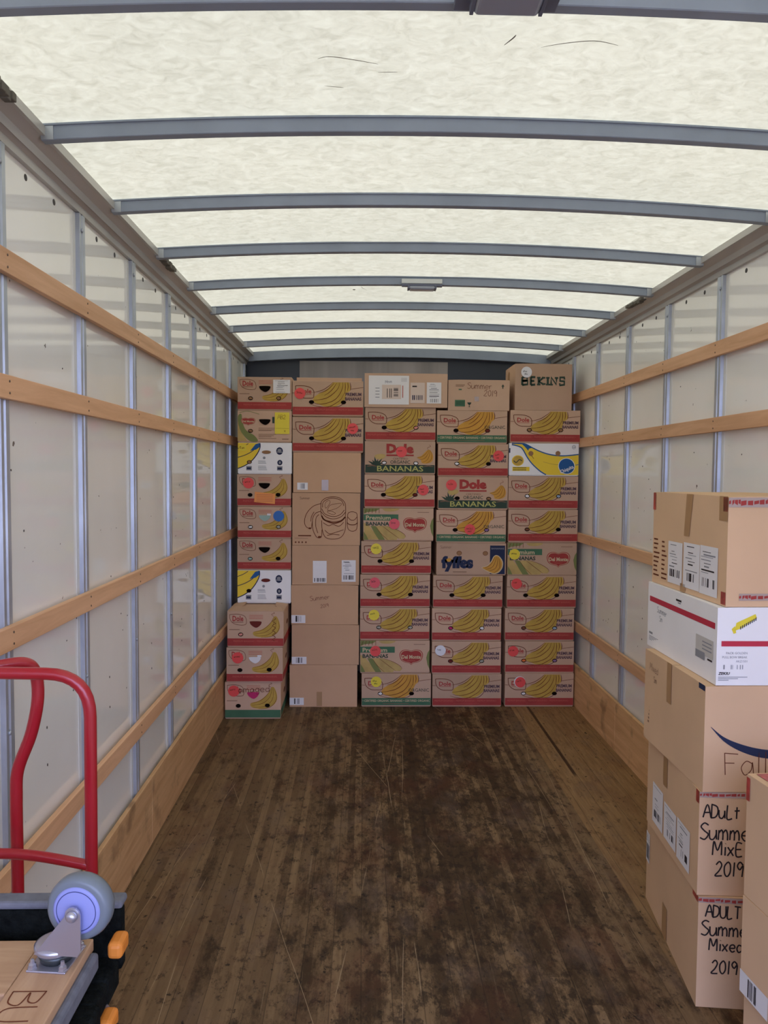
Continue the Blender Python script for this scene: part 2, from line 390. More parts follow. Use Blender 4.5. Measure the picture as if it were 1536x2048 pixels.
# glossy off-white fibreglass side panels with scuffs
def wall_mat():
    M, t, N, L, b = node_mat('glossy_white_panel')
    g = N.new('ShaderNodeNewGeometry')
    n = N.new('ShaderNodeTexNoise'); n.inputs['Scale'].default_value = 2.0; n.inputs['Detail'].default_value = 5; L.new(g.outputs['Position'], n.inputs['Vector'])
    r = ramp(N, [(.35, lin('f2f2ec')), (.65, lin('f7f7f3'))]); L.new(n.outputs[0], r.inputs[0])
    n2 = N.new('ShaderNodeTexNoise'); n2.inputs['Scale'].default_value = 26; n2.inputs['Detail'].default_value = 3; L.new(g.outputs['Position'], n2.inputs['Vector'])
    r2 = ramp(N, [(.735, (0, 0, 0)), (.76, (1, 1, 1))]); L.new(n2.outputs[0], r2.inputs[0])
    mx = N.new('ShaderNodeMix'); mx.data_type = 'RGBA'; L.new(r2.outputs[0], mx.inputs[0]); L.new(r.outputs[0], mx.inputs[6]); mx.inputs[7].default_value = lin('77706a')
    L.new(mx.outputs[2], b.inputs['Base Color']); b.inputs['Roughness'].default_value = .06; b.inputs['Specular IOR Level'].default_value = .85
    n3 = N.new('ShaderNodeTexNoise'); n3.inputs['Scale'].default_value = 1.5; L.new(g.outputs['Position'], n3.inputs['Vector'])
    bp = N.new('ShaderNodeBump'); bp.inputs['Strength'].default_value = .05; bp.inputs['Distance'].default_value = .02; L.new(n3.outputs[0], bp.inputs['Height']); L.new(bp.outputs[0], b.inputs['Normal'])
    return M
WM = wall_mat()
struct(bx('wall_left', (XL - .03, YF, -.05), (XL + .017, YB, 2.66), WM))
struct(bx('wall_right', (XR - .017, YF, -.05), (XR + .03, YB, 2.66), WM))
navy_paint = mat('dark_navy_paint', '2b323c', .3, spec=.5)
struct(bx('wall_back', (XL - .03, YB, -.05), (XR + .03, YB + .03, 2.78), navy_paint))
brushed = mat('brushed_metal_sheet', '8c857c', .32, metal=.7, noise=.22, nscale=2.2, stretch=(3, 1, .05))
o = bx('metal_panel', (-.54, YB - .012, .02), (.70, YB, 2.64), brushed); tag(o, 'brushed metal sheet on the dark back wall behind the stacks of boxes', 'metal panel')

# translucent roof skin
def roof_mat():
    M = bpy.data.materials.new('translucent_roof_skin'); M.use_nodes = True; N = M.node_tree.nodes; L = M.node_tree.links; N.clear()
    o_ = N.new('ShaderNodeOutputMaterial'); tr = N.new('ShaderNodeBsdfTranslucent'); df = N.new('ShaderNodeBsdfDiffuse'); ad = N.new('ShaderNodeAddShader')
    g = N.new('ShaderNodeNewGeometry'); mp = N.new('ShaderNodeMapping'); mp.inputs['Scale'].default_value = (1, 1.3, 1); mp.inputs['Rotation'].default_value = (0, 0, .5)
    L.new(g.outputs['Position'], mp.inputs[0])
    n = N.new('ShaderNodeTexNoise'); n.inputs['Scale'].default_value = 21; n.inputs['Detail'].default_value = 9; n.inputs['Roughness'].default_value = .72; n.inputs['Distortion'].default_value = 1.0
    L.new(mp.outputs[0], n.inputs['Vector'])
    n2 = N.new('ShaderNodeTexNoise'); n2.inputs['Scale'].default_value = 1.6; n2.inputs['Detail'].default_value = 4; L.new(g.outputs['Position'], n2.inputs['Vector'])
    T = ROOF_T
    r = ramp(N, [(.30, (T * .82, T * .74, T * .37)), (.5, (T * 1.07, T * .965, T * .50)), (.68, (T * 1.26, T * 1.15, T * .61))])
    L.new(n.outputs[0], r.inputs[0])
    r2 = ramp(N, [(.35, (.95, .94, .93)), (.65, (1.02, 1.0, .985))]); L.new(n2.outputs[0], r2.inputs[0])
    mx = N.new('ShaderNodeMix'); mx.data_type = 'RGBA'; mx.blend_type = 'MULTIPLY'; mx.inputs[0].default_value = 1
    L.new(r.outputs[0], mx.inputs[6]); L.new(r2.outputs[0], mx.inputs[7])
    L.new(mx.outputs[2], tr.inputs[0]); df.inputs[0].default_value = (.45, .44, .40, 1)
    L.new(tr.outputs[0], ad.inputs[0]); L.new(df.outputs[0], ad.inputs[1]); L.new(ad.outputs[0], o_.inputs[0])
    return M
BOWT = .043
def roof_z(x): return 2.700 - .045 * ((x - .3) / 1.24) ** 2
bm = bmesh.new(); nx, ny = 40, 60; grid = []
r3 = random.Random(3)
for j in range(ny + 1):
    row = []
    for i in range(nx + 1):
        x = XL - .02 + (XR - XL + .04) * i / nx; y = YF + (YB + .05 - YF) * j / ny
        row.append(bm.verts.new((x, y, roof_z(x) + BOWT + .003 + .004 * math.sin(x * 5 + y * 3) * math.sin(y * 4.1))))
    grid.append(row)
for j in range(ny):
    for i in range(nx): bm.faces.new((grid[j][i], grid[j][i + 1], grid[j + 1][i + 1], grid[j + 1][i])).smooth = True
crack = mat('fine_roof_crack', '8d8a80', .9)
def crk(pts, wd):
    P = cr_spline([(a, b, 0) for a, b in pts], False, 5); n = len(P); prev = None
    for i, p in enumerate(P):
        d = (P[min(i + 1, n - 1)] - P[max(i - 1, 0)]).normalized(); h = wd * (.25 + .75 * math.sin(math.pi * (i + .2) / n))
        z = roof_z(p.x) + BOWT - .004
        cur = [bm.verts.new((p.x - d.y * h, p.y + d.x * h, z)), bm.verts.new((p.x + d.y * h, p.y - d.x * h, z))]
        if prev: bm.faces.new((prev[0], prev[1], cur[1], cur[0])).material_index = 1
        prev = cur
for pts, wd in (([(-.12, 1.985), (-.09, 1.975), (-.03, 1.99), (.03, 2.01)], .0016), ([(.33, 1.915), (.345, 1.885), (.35, 1.87)], .002), ([(.42, 1.92), (.47, 1.90), (.54, 1.885), (.60, 1.90)], .0016),
                ([(.03, 2.05), (.08, 2.048)], .0012), ([(-.11, 2.12), (-.06, 2.13)], .0013), ([(-.02, 4.36), (-.01, 4.40), (.01, 4.44)], .0015)): crk(pts, wd)
lathe_bm(bm, [(.006, -.002), (.008, 0)], Matrix.Translation((-.06, 4.42, roof_z(-.06) + BOWT - .006)), 10, 1)
struct(finish(bm, 'ceiling', [roof_mat(), crack]))

alu = mat('dull_aluminium', 'bab8b4', .36, metal=.2, noise=.15, nscale=5, stretch=(1, .2, 1))
galv = mat('galvanised_steel', 'b6bdc6', .33, metal=.45, noise=.18, nscale=14, stretch=(1, 1, .4))
bowm = mat('grey_painted_steel', '919cad', .5, metal=.1, noise=.08, nscale=6)
# cove rails joining walls and roof (extruded sections), and the header at the far end
def cove(side):
    X = XL if side < 0 else XR; s = -side
    P = [(0, 2.60), (.033, 2.60), (.036, 2.622), (.05, 2.632), (.055, 2.628), (.062, 2.650), (.088, 2.668), (.10, 2.668), (.10, 2.695), (.085, 2.70), (0, 2.70)]
    bm = extrude_profile([(X + s * a, z) for a, z in P], YF, YB)
    return bm
struct(finish(cove(-1), 'trim_1', alu)); struct(finish(cove(1), 'trim_2', alu))
bm = bmesh.new()
N_ = 24
for k in range(N_):
    xa = XL + .06 + (XR - XL - .12) * k / N_; xb = XL + .06 + (XR - XL - .12) * (k + 1) / N_
    za, zb = roof_z(xa), roof_z(xb)
    vs = [bm.verts.new(p) for p in ((xa, 6.53, za - .03), (xb, 6.53, zb - .03), (xb, 6.6, zb - .03), (xa, 6.6, za - .03), (xa, 6.53, za + BOWT), (xb, 6.53, zb + BOWT), (xb, 6.6, zb + BOWT), (xa, 6.6, za + BOWT))]
    for f in ((3, 2, 1, 0), (0, 1, 5, 4)): bm.faces.new([vs[i] for i in f])
struct(finish(bm, 'trim_3', bowm))

# roof bows
def bow(y, label):
    bm = bmesh.new(); n = 30; x0, x1 = XL + .088, XR - .088; rows = []
    for k in range(n + 1):
        x = x0 + (x1 - x0) * k / n; z = roof_z(x)
        rows.append([bm.verts.new((x, y + dy, z + dz)) for dy, dz in ((-.016, .002), (-.014, 0), (.014, 0), (.016, .002), (.016, BOWT), (-.022, BOWT + .001), (-.022, BOWT - .004), (-.016, BOWT - .005))])
    for a, b in zip(rows, rows[1:]):
        for k in range(8): bm.faces.new((a[k], a[(k + 1) % 8], b[(k + 1) % 8], b[k]))
    bm.faces.new(rows[0]); bm.faces.new(rows[-1][::-1])
    bmesh.ops.recalc_face_normals(bm, faces=bm.faces[:])
    r = finish(bm, 'roof_bow', bowm); tag(r, label, 'roof beam', 'curved roof bows')
    for X, s in ((x0, -1), (x1, 1)):
        zz = roof_z(X); a, b = sorted((X, X - s * .035))
        bx('end_bracket', (a, y - .019, zz + .002), (b, y - .0165, zz + BOWT), galv, r)
    return r
BY = [1.70, 2.322, 2.945, 3.555, 4.165, 4.785, 5.40, 6.03]
BL = ['grey roof bow nearest the camera, at the top edge of the picture',
      'grey curved roof bow, the first one seen in full from the front', 'grey curved roof bow, third counted from the camera',
      'grey curved roof bow, between the third bow and the bow with the white-plated lamp',
      'grey curved roof bow that carries the small lamp with a white plate', 'grey curved roof bow just beyond the small white-plated lamp',
      'thin far roof bow, second before the dark back wall', 'thin far brownish roof bow closest to the dark back wall']
for y, l in zip(BY, BL): bow(y, l)

# dome lamps
lens_m = mat('smoky_lamp_lens', '9097a6', .2, spec=.6, coat=.3)
plate_m = mat('white_lamp_plate', 'd9dedd', .45)
dark_plate = mat('dark_lamp_plate', '656a7c', .5)
def dome(x, y, zt, wl, hl, label, pm, face, ya=-.04, yb=.03, yl=.05):
    t = thing('dome_lamp', label, 'lamp', (x, y, zt))
    bx('mounting_plate', (-wl / 2, ya, -.014), (wl / 2, yb, -.001), dark_plate, t, .002)
    if face: bx('face_plate', (-wl / 2, -.036, .003), (wl / 2, -.026, .026), pm, t, .001)
    bm = bmesh.new(); box_bm(bm, (-wl * .33, ya - .01, -.014 - hl), (wl * .33, yl, -.0145), min(hl * .45, .012), 0, 3)
    for v in bm.verts:
        if v.co.z < -.02 - hl * .3: v.co.x *= .95
    finish(bm, 'lens', lens_m, t)
    for s in (-1, 1):
        bm = bmesh.new(); box_bm(bm, (s * wl * .335 - .004, ya - .012, -.012 - hl * .9), (s * wl * .335 + .004, yl + .002, -.013), .001); finish(bm, 'clip', dark_plate, t)
dome(.290, 1.70, roof_z(.29), .215, .022, 'large smoky dome lamp under the nearest roof bow at the top edge', plate_m, False, -.11, -.012, -.030)
dome(.299, 4.165, roof_z(.3), .212, .018, 'small far dome lamp with white plate on a roof bow', plate_m, True, -.045, -.02, .0)
# metal conduit clip hanging on the left cove near the camera
bm = bmesh.new(); tube_bm(bm, [(-.985, 2.02, 2.60), (-.97, 2.06, 2.585), (-.965, 2.09, 2.60)], .012); box_bm(bm, (-1.0, 2.02, 2.575), (-.972, 2.10, 2.618), .004)
tag(finish(bm, 'wall_clip', mat('dark_grey_metal', '565c60', .5, metal=.4)), 'dark metal clip under the top rail at the left edge of the picture', 'clip')
# torn sealant rags along the roof edges
seal = mat('grey_torn_sealant', '6a675f', .9)
def rag(x, y, z, s, label, n=7):
    bm = bmesh.new(); r = random.Random(int(y * 100))
    for k in range(n):
        a = y + (k / n - .5) * s; h = r.uniform(.006, .02)
        box_bm(bm, (x - r.uniform(.008, .02), a, z - h), (x + r.uniform(.008, .018), a + s / n * 1.2, z + .01), .003)
    tag(finish(bm, 'sealant_scrap', seal), label, 'sealant')
rag(-.915, 2.02, 2.672, .13, 'torn dark sealant on the left roof edge nearest the camera')
rag(-.915, 3.70, 2.672, .22, 'torn dark sealant on the left roof edge beyond the fourth bow')
rag(1.517, 4.38, 2.672, .24, 'torn dark sealant on the right roof edge beyond the fifth bow')

# kick boards: baseboards
def wood_mat(name, c1, c2, axis_y=True, scale=5, dark=None):
    M, t, N, L, b = node_mat(name)
    tcn = N.new('ShaderNodeTexCoord'); mp = N.new('ShaderNodeMapping'); mp.inputs['Scale'].default_value = (5, .35, 5) if axis_y else (.35, 5, 5)
    L.new(tcn.outputs['Object'], mp.inputs[0])
    n = N.new('ShaderNodeTexNoise'); n.inputs['Scale'].default_value = scale; n.inputs['Detail'].default_value = 9; n.inputs['Distortion'].default_value = .8; n.inputs['Roughness'].default_value = .62
    L.new(mp.outputs[0], n.inputs['Vector']); r = ramp(N, [(.3, lin(c1)), (.7, lin(c2))]); L.new(n.outputs[0], r.inputs[0])
    last = r.outputs[0]
    oi = N.new('ShaderNodeObjectInfo'); mr2 = N.new('ShaderNodeMapRange'); mr2.inputs['To Min'].default_value = .92; mr2.inputs['To Max'].default_value = 1.08
    L.new(oi.outputs['Random'], mr2.inputs['Value']); vm = N.new('ShaderNodeVectorMath'); vm.operation = 'SCALE'; L.new(last, vm.inputs[0]); L.new(mr2.outputs[0], vm.inputs['Scale']); last = vm.outputs[0]
    if dark:
        n2 = N.new('ShaderNodeTexNoise'); n2.inputs['Scale'].default_value = 6; n2.inputs['Detail'].default_value = 5; L.new(tcn.outputs['Object'], n2.inputs['Vector'])
        rr = ramp(N, [(.58, (0, 0, 0)), (.72, (.6, .6, .6))]); L.new(n2.outputs[0], rr.inputs[0])
        mx = N.new('ShaderNodeMix'); mx.data_type = 'RGBA'; L.new(rr.outputs[0], mx.inputs[0]); L.new(last, mx.inputs[6]); mx.inputs[7].default_value = lin(dark); last = mx.outputs[2]
    L.new(last, b.inputs['Base Color']); b.inputs['Roughness'].default_value = .55; b.inputs['Specular IOR Level'].default_value = .3
    return M
kickM = wood_mat('kick_board_wood', 'c49668', 'e4ba8a', dark='6f5236')
railM = wood_mat('rail_wood', 'd0a078', 'ecbe96', scale=4)
def kick(side, name):
    X = XL if side < 0 else XR; s = -side
    a, b = X + s * .034, X + s * .053
    bm = bmesh.new(); x0, x1 = sorted((a, b))
    ys = [YF, 1.1, 3.54, 4.76, 6.0, YB - .01] if side < 0 else [YF, 1.0, 2.88, 4.72, YB - .01]
    for p_, q in zip(ys, ys[1:]): box_bm(bm, (x0, p_ + .002, 0), (x1, q - .002, .308), .002)
    return struct(finish(bm, name, kickM))
kick(-1, 'baseboard_left'); kick(1, 'baseboard_right')

# posts: hat-section steel studs fixed to the panels
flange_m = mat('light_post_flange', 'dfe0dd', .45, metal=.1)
def post(X, side, y, label):
    s = -side; prof = [(.016, -.046), (.0185, -.046), (.0195, -.024), (.0325, -.022), (.034, -.021), (.034, -.008), (.029, -.005), (.029, .005), (.034, .008), (.034, .029), (.0325, .030), (.0195, .032), (.0185, .052), (.016, .052)]
    bm = bmesh.new(); A = [bm.verts.new((s * a, b, .0)) for a, b in prof]; B = [bm.verts.new((s * a, b, 2.595)) for a, b in prof]; n = len(prof)
    for i in range(n): bm.faces.new((A[i], A[(i + 1) % n], B[(i + 1) % n], B[i]))
    bm.faces.new(A); bm.faces.new(B[::-1]); bmesh.ops.recalc_face_normals(bm, faces=bm.faces[:])
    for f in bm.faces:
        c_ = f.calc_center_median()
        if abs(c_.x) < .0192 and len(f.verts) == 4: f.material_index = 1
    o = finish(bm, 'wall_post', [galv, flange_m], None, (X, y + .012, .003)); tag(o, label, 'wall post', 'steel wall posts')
    for z in (.98, 2.54):
        bm = bmesh.new(); M_ = Matrix.Translation((s * .034, -.003, z)) @ Matrix.Rotation(s * math.pi / 2, 4, 'Y')
        lathe_bm(bm, [(.007, 0), (.007, .003), (.004, .005), (.001, .0055)], M_, 12); finish(bm, 'screw', galv, o)
LP = [2.155 + .61 * k for k in range(8)]; LP[7] = 6.50
lw = ['galvanised steel post at the left edge of the picture, nearest post on the left wall', 'galvanised steel post on the left wall, second from the camera, behind the red hand truck',
      'galvanised steel post on the left wall, third from the camera', 'galvanised steel post on the left wall, fourth from the camera', 'galvanised steel post on the left wall, fifth from the camera',
      'galvanised steel post on the left wall, sixth from the camera', 'narrow-looking steel post on the left wall just before the stacked boxes', 'steel corner post where the left wall meets the back wall']
for y, l in zip(LP, lw): post(XL, -1, y, l)
rw = ['galvanised steel post on the right wall, closest to the camera', 'galvanised steel post on the right wall, second from the camera',
      'galvanised steel post on the right wall, third from the camera', 'galvanised steel post on the right wall, fourth from the camera', 'narrow-looking steel post on the right wall beside the tall box on the last column']
for y, l in zip([3.47 + .61 * k for k in range(5)], rw): post(XR, 1, y, l)

# wooden load rails
Z = {'topmost': (2.243, 2.308), 'second': (1.906, 1.971), 'third': (1.220, 1.285), 'lowest': (.557, .625)}
for side, nm in ((-1, 'left'), (1, 'right')):
    X = XL if side < 0 else XR; s = -side
    for k, (z0, z1) in Z.items():
        x0, x1 = sorted((X + s * .0345, X + s * .0545))
        ym = (YF + YB) / 2
        desc = {'topmost': 'topmost horizontal wooden rail on the %s wall, high under the roof', 'second': 'second wooden rail from the top on the %s wall, above eye level',
                'third': 'third wooden rail from the top on the %s wall, at waist height', 'lowest': 'lowest narrow wooden rail on the %s wall, just above the kick board'}[k] % nm
        o = bx('wooden_rail', (x0, YF, z0), (x1, 6.45, z1), railM, None, .002); tag(o, desc, 'wooden rail', 'wooden load rails')
        for y in (LP if side < 0 else [3.47 + .61 * q for q in range(5)]):
            if y > 5.5: continue
            for dz in (-.016, .016):
                bm = bmesh.new()
                lathe_bm(bm, [(.0035, 0), (.0035, .0012), (.001, .0012)], Matrix.Translation((X + s * .0545, y, (z0 + z1) / 2 + dz)) @ Matrix.Rotation(s * math.pi / 2, 4, 'Y'), 8)
                finish(bm, 'nail', mat('nail_steel', '6c5a4c', .5, metal=.4), o)
# rivet slots in the panels under the cove
bm = bmesh.new()
for X, s in ((XL, 1), (XR, -1)):
    for k in range(-1, 8):
        y0 = (2.155 if s > 0 else 2.25) + .61 * k
        for dy in (.24, .45):
            lathe_bm(bm, [(.010, 0), (.010, .001), (.008, .0012)], Matrix.Translation((X + s * .017, y0 + dy - .03, 2.572)) @ Matrix.Rotation(s * math.pi / 2, 4, 'Y'), 12)
struct(finish(bm, 'trim_4', mat('dark_rivet', '4c4a4a', .5, metal=.3)))
# dark paired slots punched in the side panels
bm = bmesh.new()
def slot(X, s, y, z, l=.020, a=.3):
    lathe_bm(bm, [(.0045, 0), (.0045, .001), (.003, .0012)], Matrix.Translation((X + s * .017, y, z)) @ Matrix.Rotation(a * s, 4, 'X') @ Matrix.Diagonal((1, .8, l / .009 * .5, 1)) @ Matrix.Rotation(s * math.pi / 2, 4, 'Y'), 10)
for k in range(8):
    for z in (.78, .90): slot(XL, 1, 2.46 + .61 * k, z); slot(XR, -1, 2.56 + .61 * k, z - .01)
r5 = random.Random(12)
for k in range(46):
    slot(XL, 1, r5.uniform(1.9, 5.2), r5.uniform(.35, 2.2), r5.uniform(.004, .016), r5.uniform(-1, 1)); slot(XR, -1, r5.uniform(3, 5.4), r5.uniform(.5, 2.4), r5.uniform(.004, .014), r5.uniform(-1, 1))
struct(finish(bm, 'trim_5', mat('dark_slot', '5a5552', .8)))

# ------------------------------------------------------------------ cardboard prints
def in_px(F, x0, y1, W, H, w_, h_):        # use artwork units (x right, y down) on a w_ x h_ side
    F.t = lambda x, y: ((x - x0) * w_ / W, (y1 - y) * h_ / H)

def stripe_text(F, x0, x1, y0, y1, txt, M):
    n = 3; L_ = (x1 - x0) / n
    for k in range(n): F.text(txt, x0 + k * L_ + 8, y1, x0 + (k + 1) * L_ - 8, y0, M, 4, .0)

def bananas(F, fillm, dx=0, dy=0, f=1.0, full=True):
    T = lambda P: [(dx + x * f, dy + y * f) for x, y in P]
    F.poly(T([(292, 600), (312, 560), (345, 538), (400, 508), (440, 480), (468, 450), (490, 424), (640, 424), (652, 470), (650, 500), (625, 520), (606, 560), (596, 592), (560, 625), (520, 648), (470, 656), (400, 650), (330, 622)]), fillm, 1)
    for P in ([(290, 522), (345, 512), (400, 492), (450, 458), (490, 424)], [(350, 528), (410, 508), (455, 478), (500, 430)], [(405, 548), (450, 520), (490, 480), (522, 430)],
              [(300, 596), (360, 588), (430, 570), (490, 530), (535, 480), (552, 426)], [(300, 612), (340, 628), (420, 622), (500, 590), (550, 535), (578, 470), (580, 426)],
              [(275, 632), (330, 648), (400, 656), (455, 650), (505, 625), (560, 585), (596, 520)], [(460, 650), (540, 650), (590, 615), (610, 575)], [(600, 426), (604, 470), (598, 530)], [(626, 426), (630, 465), (624, 505)], [(648, 426), (655, 465), (650, 500)]):
        F.line(T(P), 6.2 * f, ink_line, 2, True, True)

def leaf_logo(F, dx=0, dy=0, f=1.0, txt='Dole'):
    T = lambda P: [(dx + x * f, dy + y * f) for x, y in P]
    P = T([(133, 461), (180, 459), (235, 463), (285, 482), (306, 512), (306, 545), (298, 572), (250, 575), (200, 572), (160, 550), (138, 515), (133, 461)])
    F.line(P, 6 * f, ink_line, 2)
    a, b = T([(167, 531), (284, 488)]); F.text(txt, a[0], a[1], b[0], b[1], ink_red, 2, .03)
    F.line(T([(168, 539), (284, 539)]), 4 * f, ink_red, 2, False)

def front_dole(F, w_, h_, org=False):
    in_px(F, 103, 735, 672, 323, w_, h_)
    F.line([(104, 526), (136, 528)], 4, ink_line, 2, False); leaf_logo(F)
    bananas(F, ink_ban2 if org else ink_ban)
    F.line([(656, 487), (700, 480), (774, 470)], 4, ink_line, 2)
    if org: F.text('ORGANIC', 560, 592, 758, 560, ink_dgreen, 4, .0, .1)
    else:
        F.text('PREMIUM', 606, 552, 756, 520, ink_purple, 4, .035); F.text('BANANAS', 602, 594, 756, 562, ink_purple, 4, .035)
    F.rect(106, 727, 772, 656, ink_green if org else ink_red, 3)
    if org: F.text('• CERTIFIED ORGANIC BANANAS • CERTIFIED ORGANIC', 115, 693, 765, 671, ink_cream, 4, .01)
    else:
        for k in range(3): F.text('PREMIUM BANANAS •', 125 + k * 208, 690, 318 + k * 208, 672, ink_redl, 4, .0)
    F.line([(310, 710), (560, 711)], 1.6, ink_redl, 4, False)
    F.t = None
def front_organic(F, w_, h_):
    in_px(F, 95, 1045, 670, 317, w_, h_)
    F.text('Dole', 300, 848, 560, 752, ink_red, 2, .06); F.rect(300, 872, 560, 857, ink_red, 2)
    F.text('CERTIFIED', 362, 907, 506, 889, ink_faint, 2, .01); F.text('ORGANIC', 338, 947, 526, 914, ink_dgreen, 2, .01)
    F.rect(100, 1036, 760, 958, ink_dgreen, 1); F.text('BANANAS', 212, 1022, 652, 968, mat('pale_green_ink', 'b8b56a', .8), 2, .012)
    F.poly([(590, 885), (630, 870), (660, 840), (690, 812), (715, 812), (740, 850), (745, 890), (730, 925), (690, 942), (640, 938), (625, 905)], ink_ban2, 1, True)
    for P in ([(592, 888), (640, 875), (680, 840), (695, 812)], [(605, 905), (660, 895), (695, 850), (702, 812)], [(640, 935), (690, 905), (712, 850), (708, 812)], [(680, 942), (725, 905), (730, 850), (714, 812)], [(700, 812), (690, 790), (720, 775), (705, 760)]): F.line(P, 3.5, ink_line, 2, True, True)
    for k in range(6):
        a = .5 + k * .42; c_, q_ = math.cos(a), math.sin(a); n_ = 62 + 18 * (k % 2)
        F.poly([(205, 968), (205 + n_ * .55 * c_ - 11 * q_, 968 - n_ * .55 * q_ - 11 * c_), (205 + n_ * 1.15 * c_, 968 - n_ * 1.15 * q_), (205 + n_ * .55 * c_ + 11 * q_, 968 - n_ * .55 * q_ + 11 * c_)], ink_dgreen, 2)
    F.poly([(190, 868), (240, 852), (285, 858), (290, 880), (255, 905), (205, 900)], ink_pale, 1, True)
    for k in range(8):
        a = .25 + k * .38
        for X in (165, 700): F.line([(X, 968), (X + 30 * math.cos(a), 968 - 22 * math.sin(a) + 12), (X + 52 * math.cos(a), 975 - 8 * math.sin(a))], 3, ink_faint, 3)
    F.t = None
def badge(F, cx, cy_, sx=1.0, sy=1.0):
    P = [(0, -62), (40, -72), (85, -66), (110, -40), (112, -5), (95, 35), (55, 55), (20, 62), (0, 78), (-20, 62), (-55, 55), (-95, 35), (-112, -5), (-110, -40), (-85, -66), (-40, -72)]
    F.poly([(cx + x * sx, cy_ + y * sy) for x, y in P], ink_red, 2, True)
    F.poly([(cx + x * sx * .93, cy_ + y * sy * .92) for x, y in P], ink_cream, 3, True)
    F.poly([(cx + x * sx * .88, cy_ + y * sy * .86) for x, y in P], ink_red, 4, True)
    F.text('Del Monte', cx - 92 * sx, cy_ + 18 * sy, cx + 92 * sx, cy_ - 20 * sy, ink_cream, 5, .03)
    F.line([(cx - 40 * sx, cy_ + 36 * sy), (cx + 40 * sx, cy_ + 36 * sy)], 4 * sx, ink_redl, 5, False)
def front_delmonte(F, w_, h_):
    in_px(F, 80, 1685, 675, 315, w_, h_)
    F.poly([(84, 1560), (84, 1510), (130, 1540), (170, 1590), (215, 1640), (230, 1680), (110, 1680), (90, 1640)], ink_pale, 1)
    F.poly([(84, 1600), (110, 1640), (130, 1682), (84, 1682)], ink_olive, 2)
    F.poly([(150, 1545), (195, 1545), (235, 1600), (290, 1682), (230, 1682), (190, 1620)], ink_olive, 2)
    F.poly([(200, 1545), (262, 1545), (340, 1600), (420, 1650), (400, 1684), (300, 1684), (240, 1620)], ink_pale, 1)
    F.poly([(262, 1540), (330, 1555), (420, 1590), (470, 1625), (488, 1652), (470, 1672), (420, 1670), (340, 1610)], ink_pale, 2)
    for P in ([(200, 1548), (250, 1620), (320, 1684)], [(262, 1545), (340, 1605), (425, 1668)], [(300, 1545), (400, 1580), (470, 1622), (488, 1650)]): F.line(P, 4, ink_line, 3, True, True)
    F.poly([(84, 1372), (240, 1372), (200, 1400), (120, 1408), (84, 1425)], ink_olive, 1); F.poly([(270, 1374), (420, 1374), (380, 1398), (300, 1400)], ink_pale, 1, True)
    for k in range(5): F.line([(110 + k * 30, 1374), (95 + k * 34, 1418)], 4, ink_line, 2, False)
    F.rect(82, 1490, 416, 1430, ink_green, 3); F.text('Premium', 104, 1484, 342, 1442, ink_cream, 4, .02); F.text('BANANAS', 104, 1542, 352, 1504, ink_dgreen, 4, .03)
    badge(F, 576, 1532)
    F.poly([(754, 1460), (735, 1490), (722, 1540), (735, 1610), (754, 1650)], ink_olive, 1)
    F.rect(600, 1410, 712, 1405, ink_faint, 2); F.t = None
def front_fyffes(F, w_, h_):
    in_px(F, 785, 390, 660, 310, w_, h_)
    F.text('fyffes', 832, 362, 1134, 208, ink_navy, 3, .07)
    F.poly([(880, 240), (905, 228), (925, 236), (915, 262), (890, 262)], ink_ban2, 4, True)
    F.rect(1292, 384, 1434, 102, ink_navy, 1); F.text('BANANAS', 1305, 140, 1425, 124, c_grey, 2, .01)
    F.poly([(1214, 318), (1265, 300), (1300, 262), (1325, 212), (1352, 196), (1385, 212), (1415, 262), (1412, 320), (1380, 366), (1330, 384), (1270, 362), (1235, 340)], ink_cream, 2, True)
    F.poly([(1222, 320), (1268, 306), (1306, 266), (1330, 218), (1352, 204), (1380, 218), (1406, 264), (1404, 316), (1375, 358), (1330, 376), (1275, 354), (1240, 336)], ink_ban2, 3, True)
    for P in ([(1240, 325), (1300, 290), (1340, 215)], [(1250, 340), (1320, 310), (1355, 215)], [(1280, 356), (1350, 320), (1368, 220)], [(1330, 374), (1385, 320), (1378, 230)]): F.line(P, 4, ink_line, 4, True, True)
    F.rect(942, 368, 1072, 360, ink_faint, 2)
    F.hand('Summer', 820, 132, -26, 2.5, ink_faint, 3, 0, -1.0)
    F.disc(1000, 178, 25, 22, ink_line, 2); F.disc(1000, 179, 21, 18, HC['t'], 3); F.disc(1248, 180, 25, 22, ink_line, 2); F.disc(1248, 181, 21, 18, HC['t'], 3)
    F.t = None
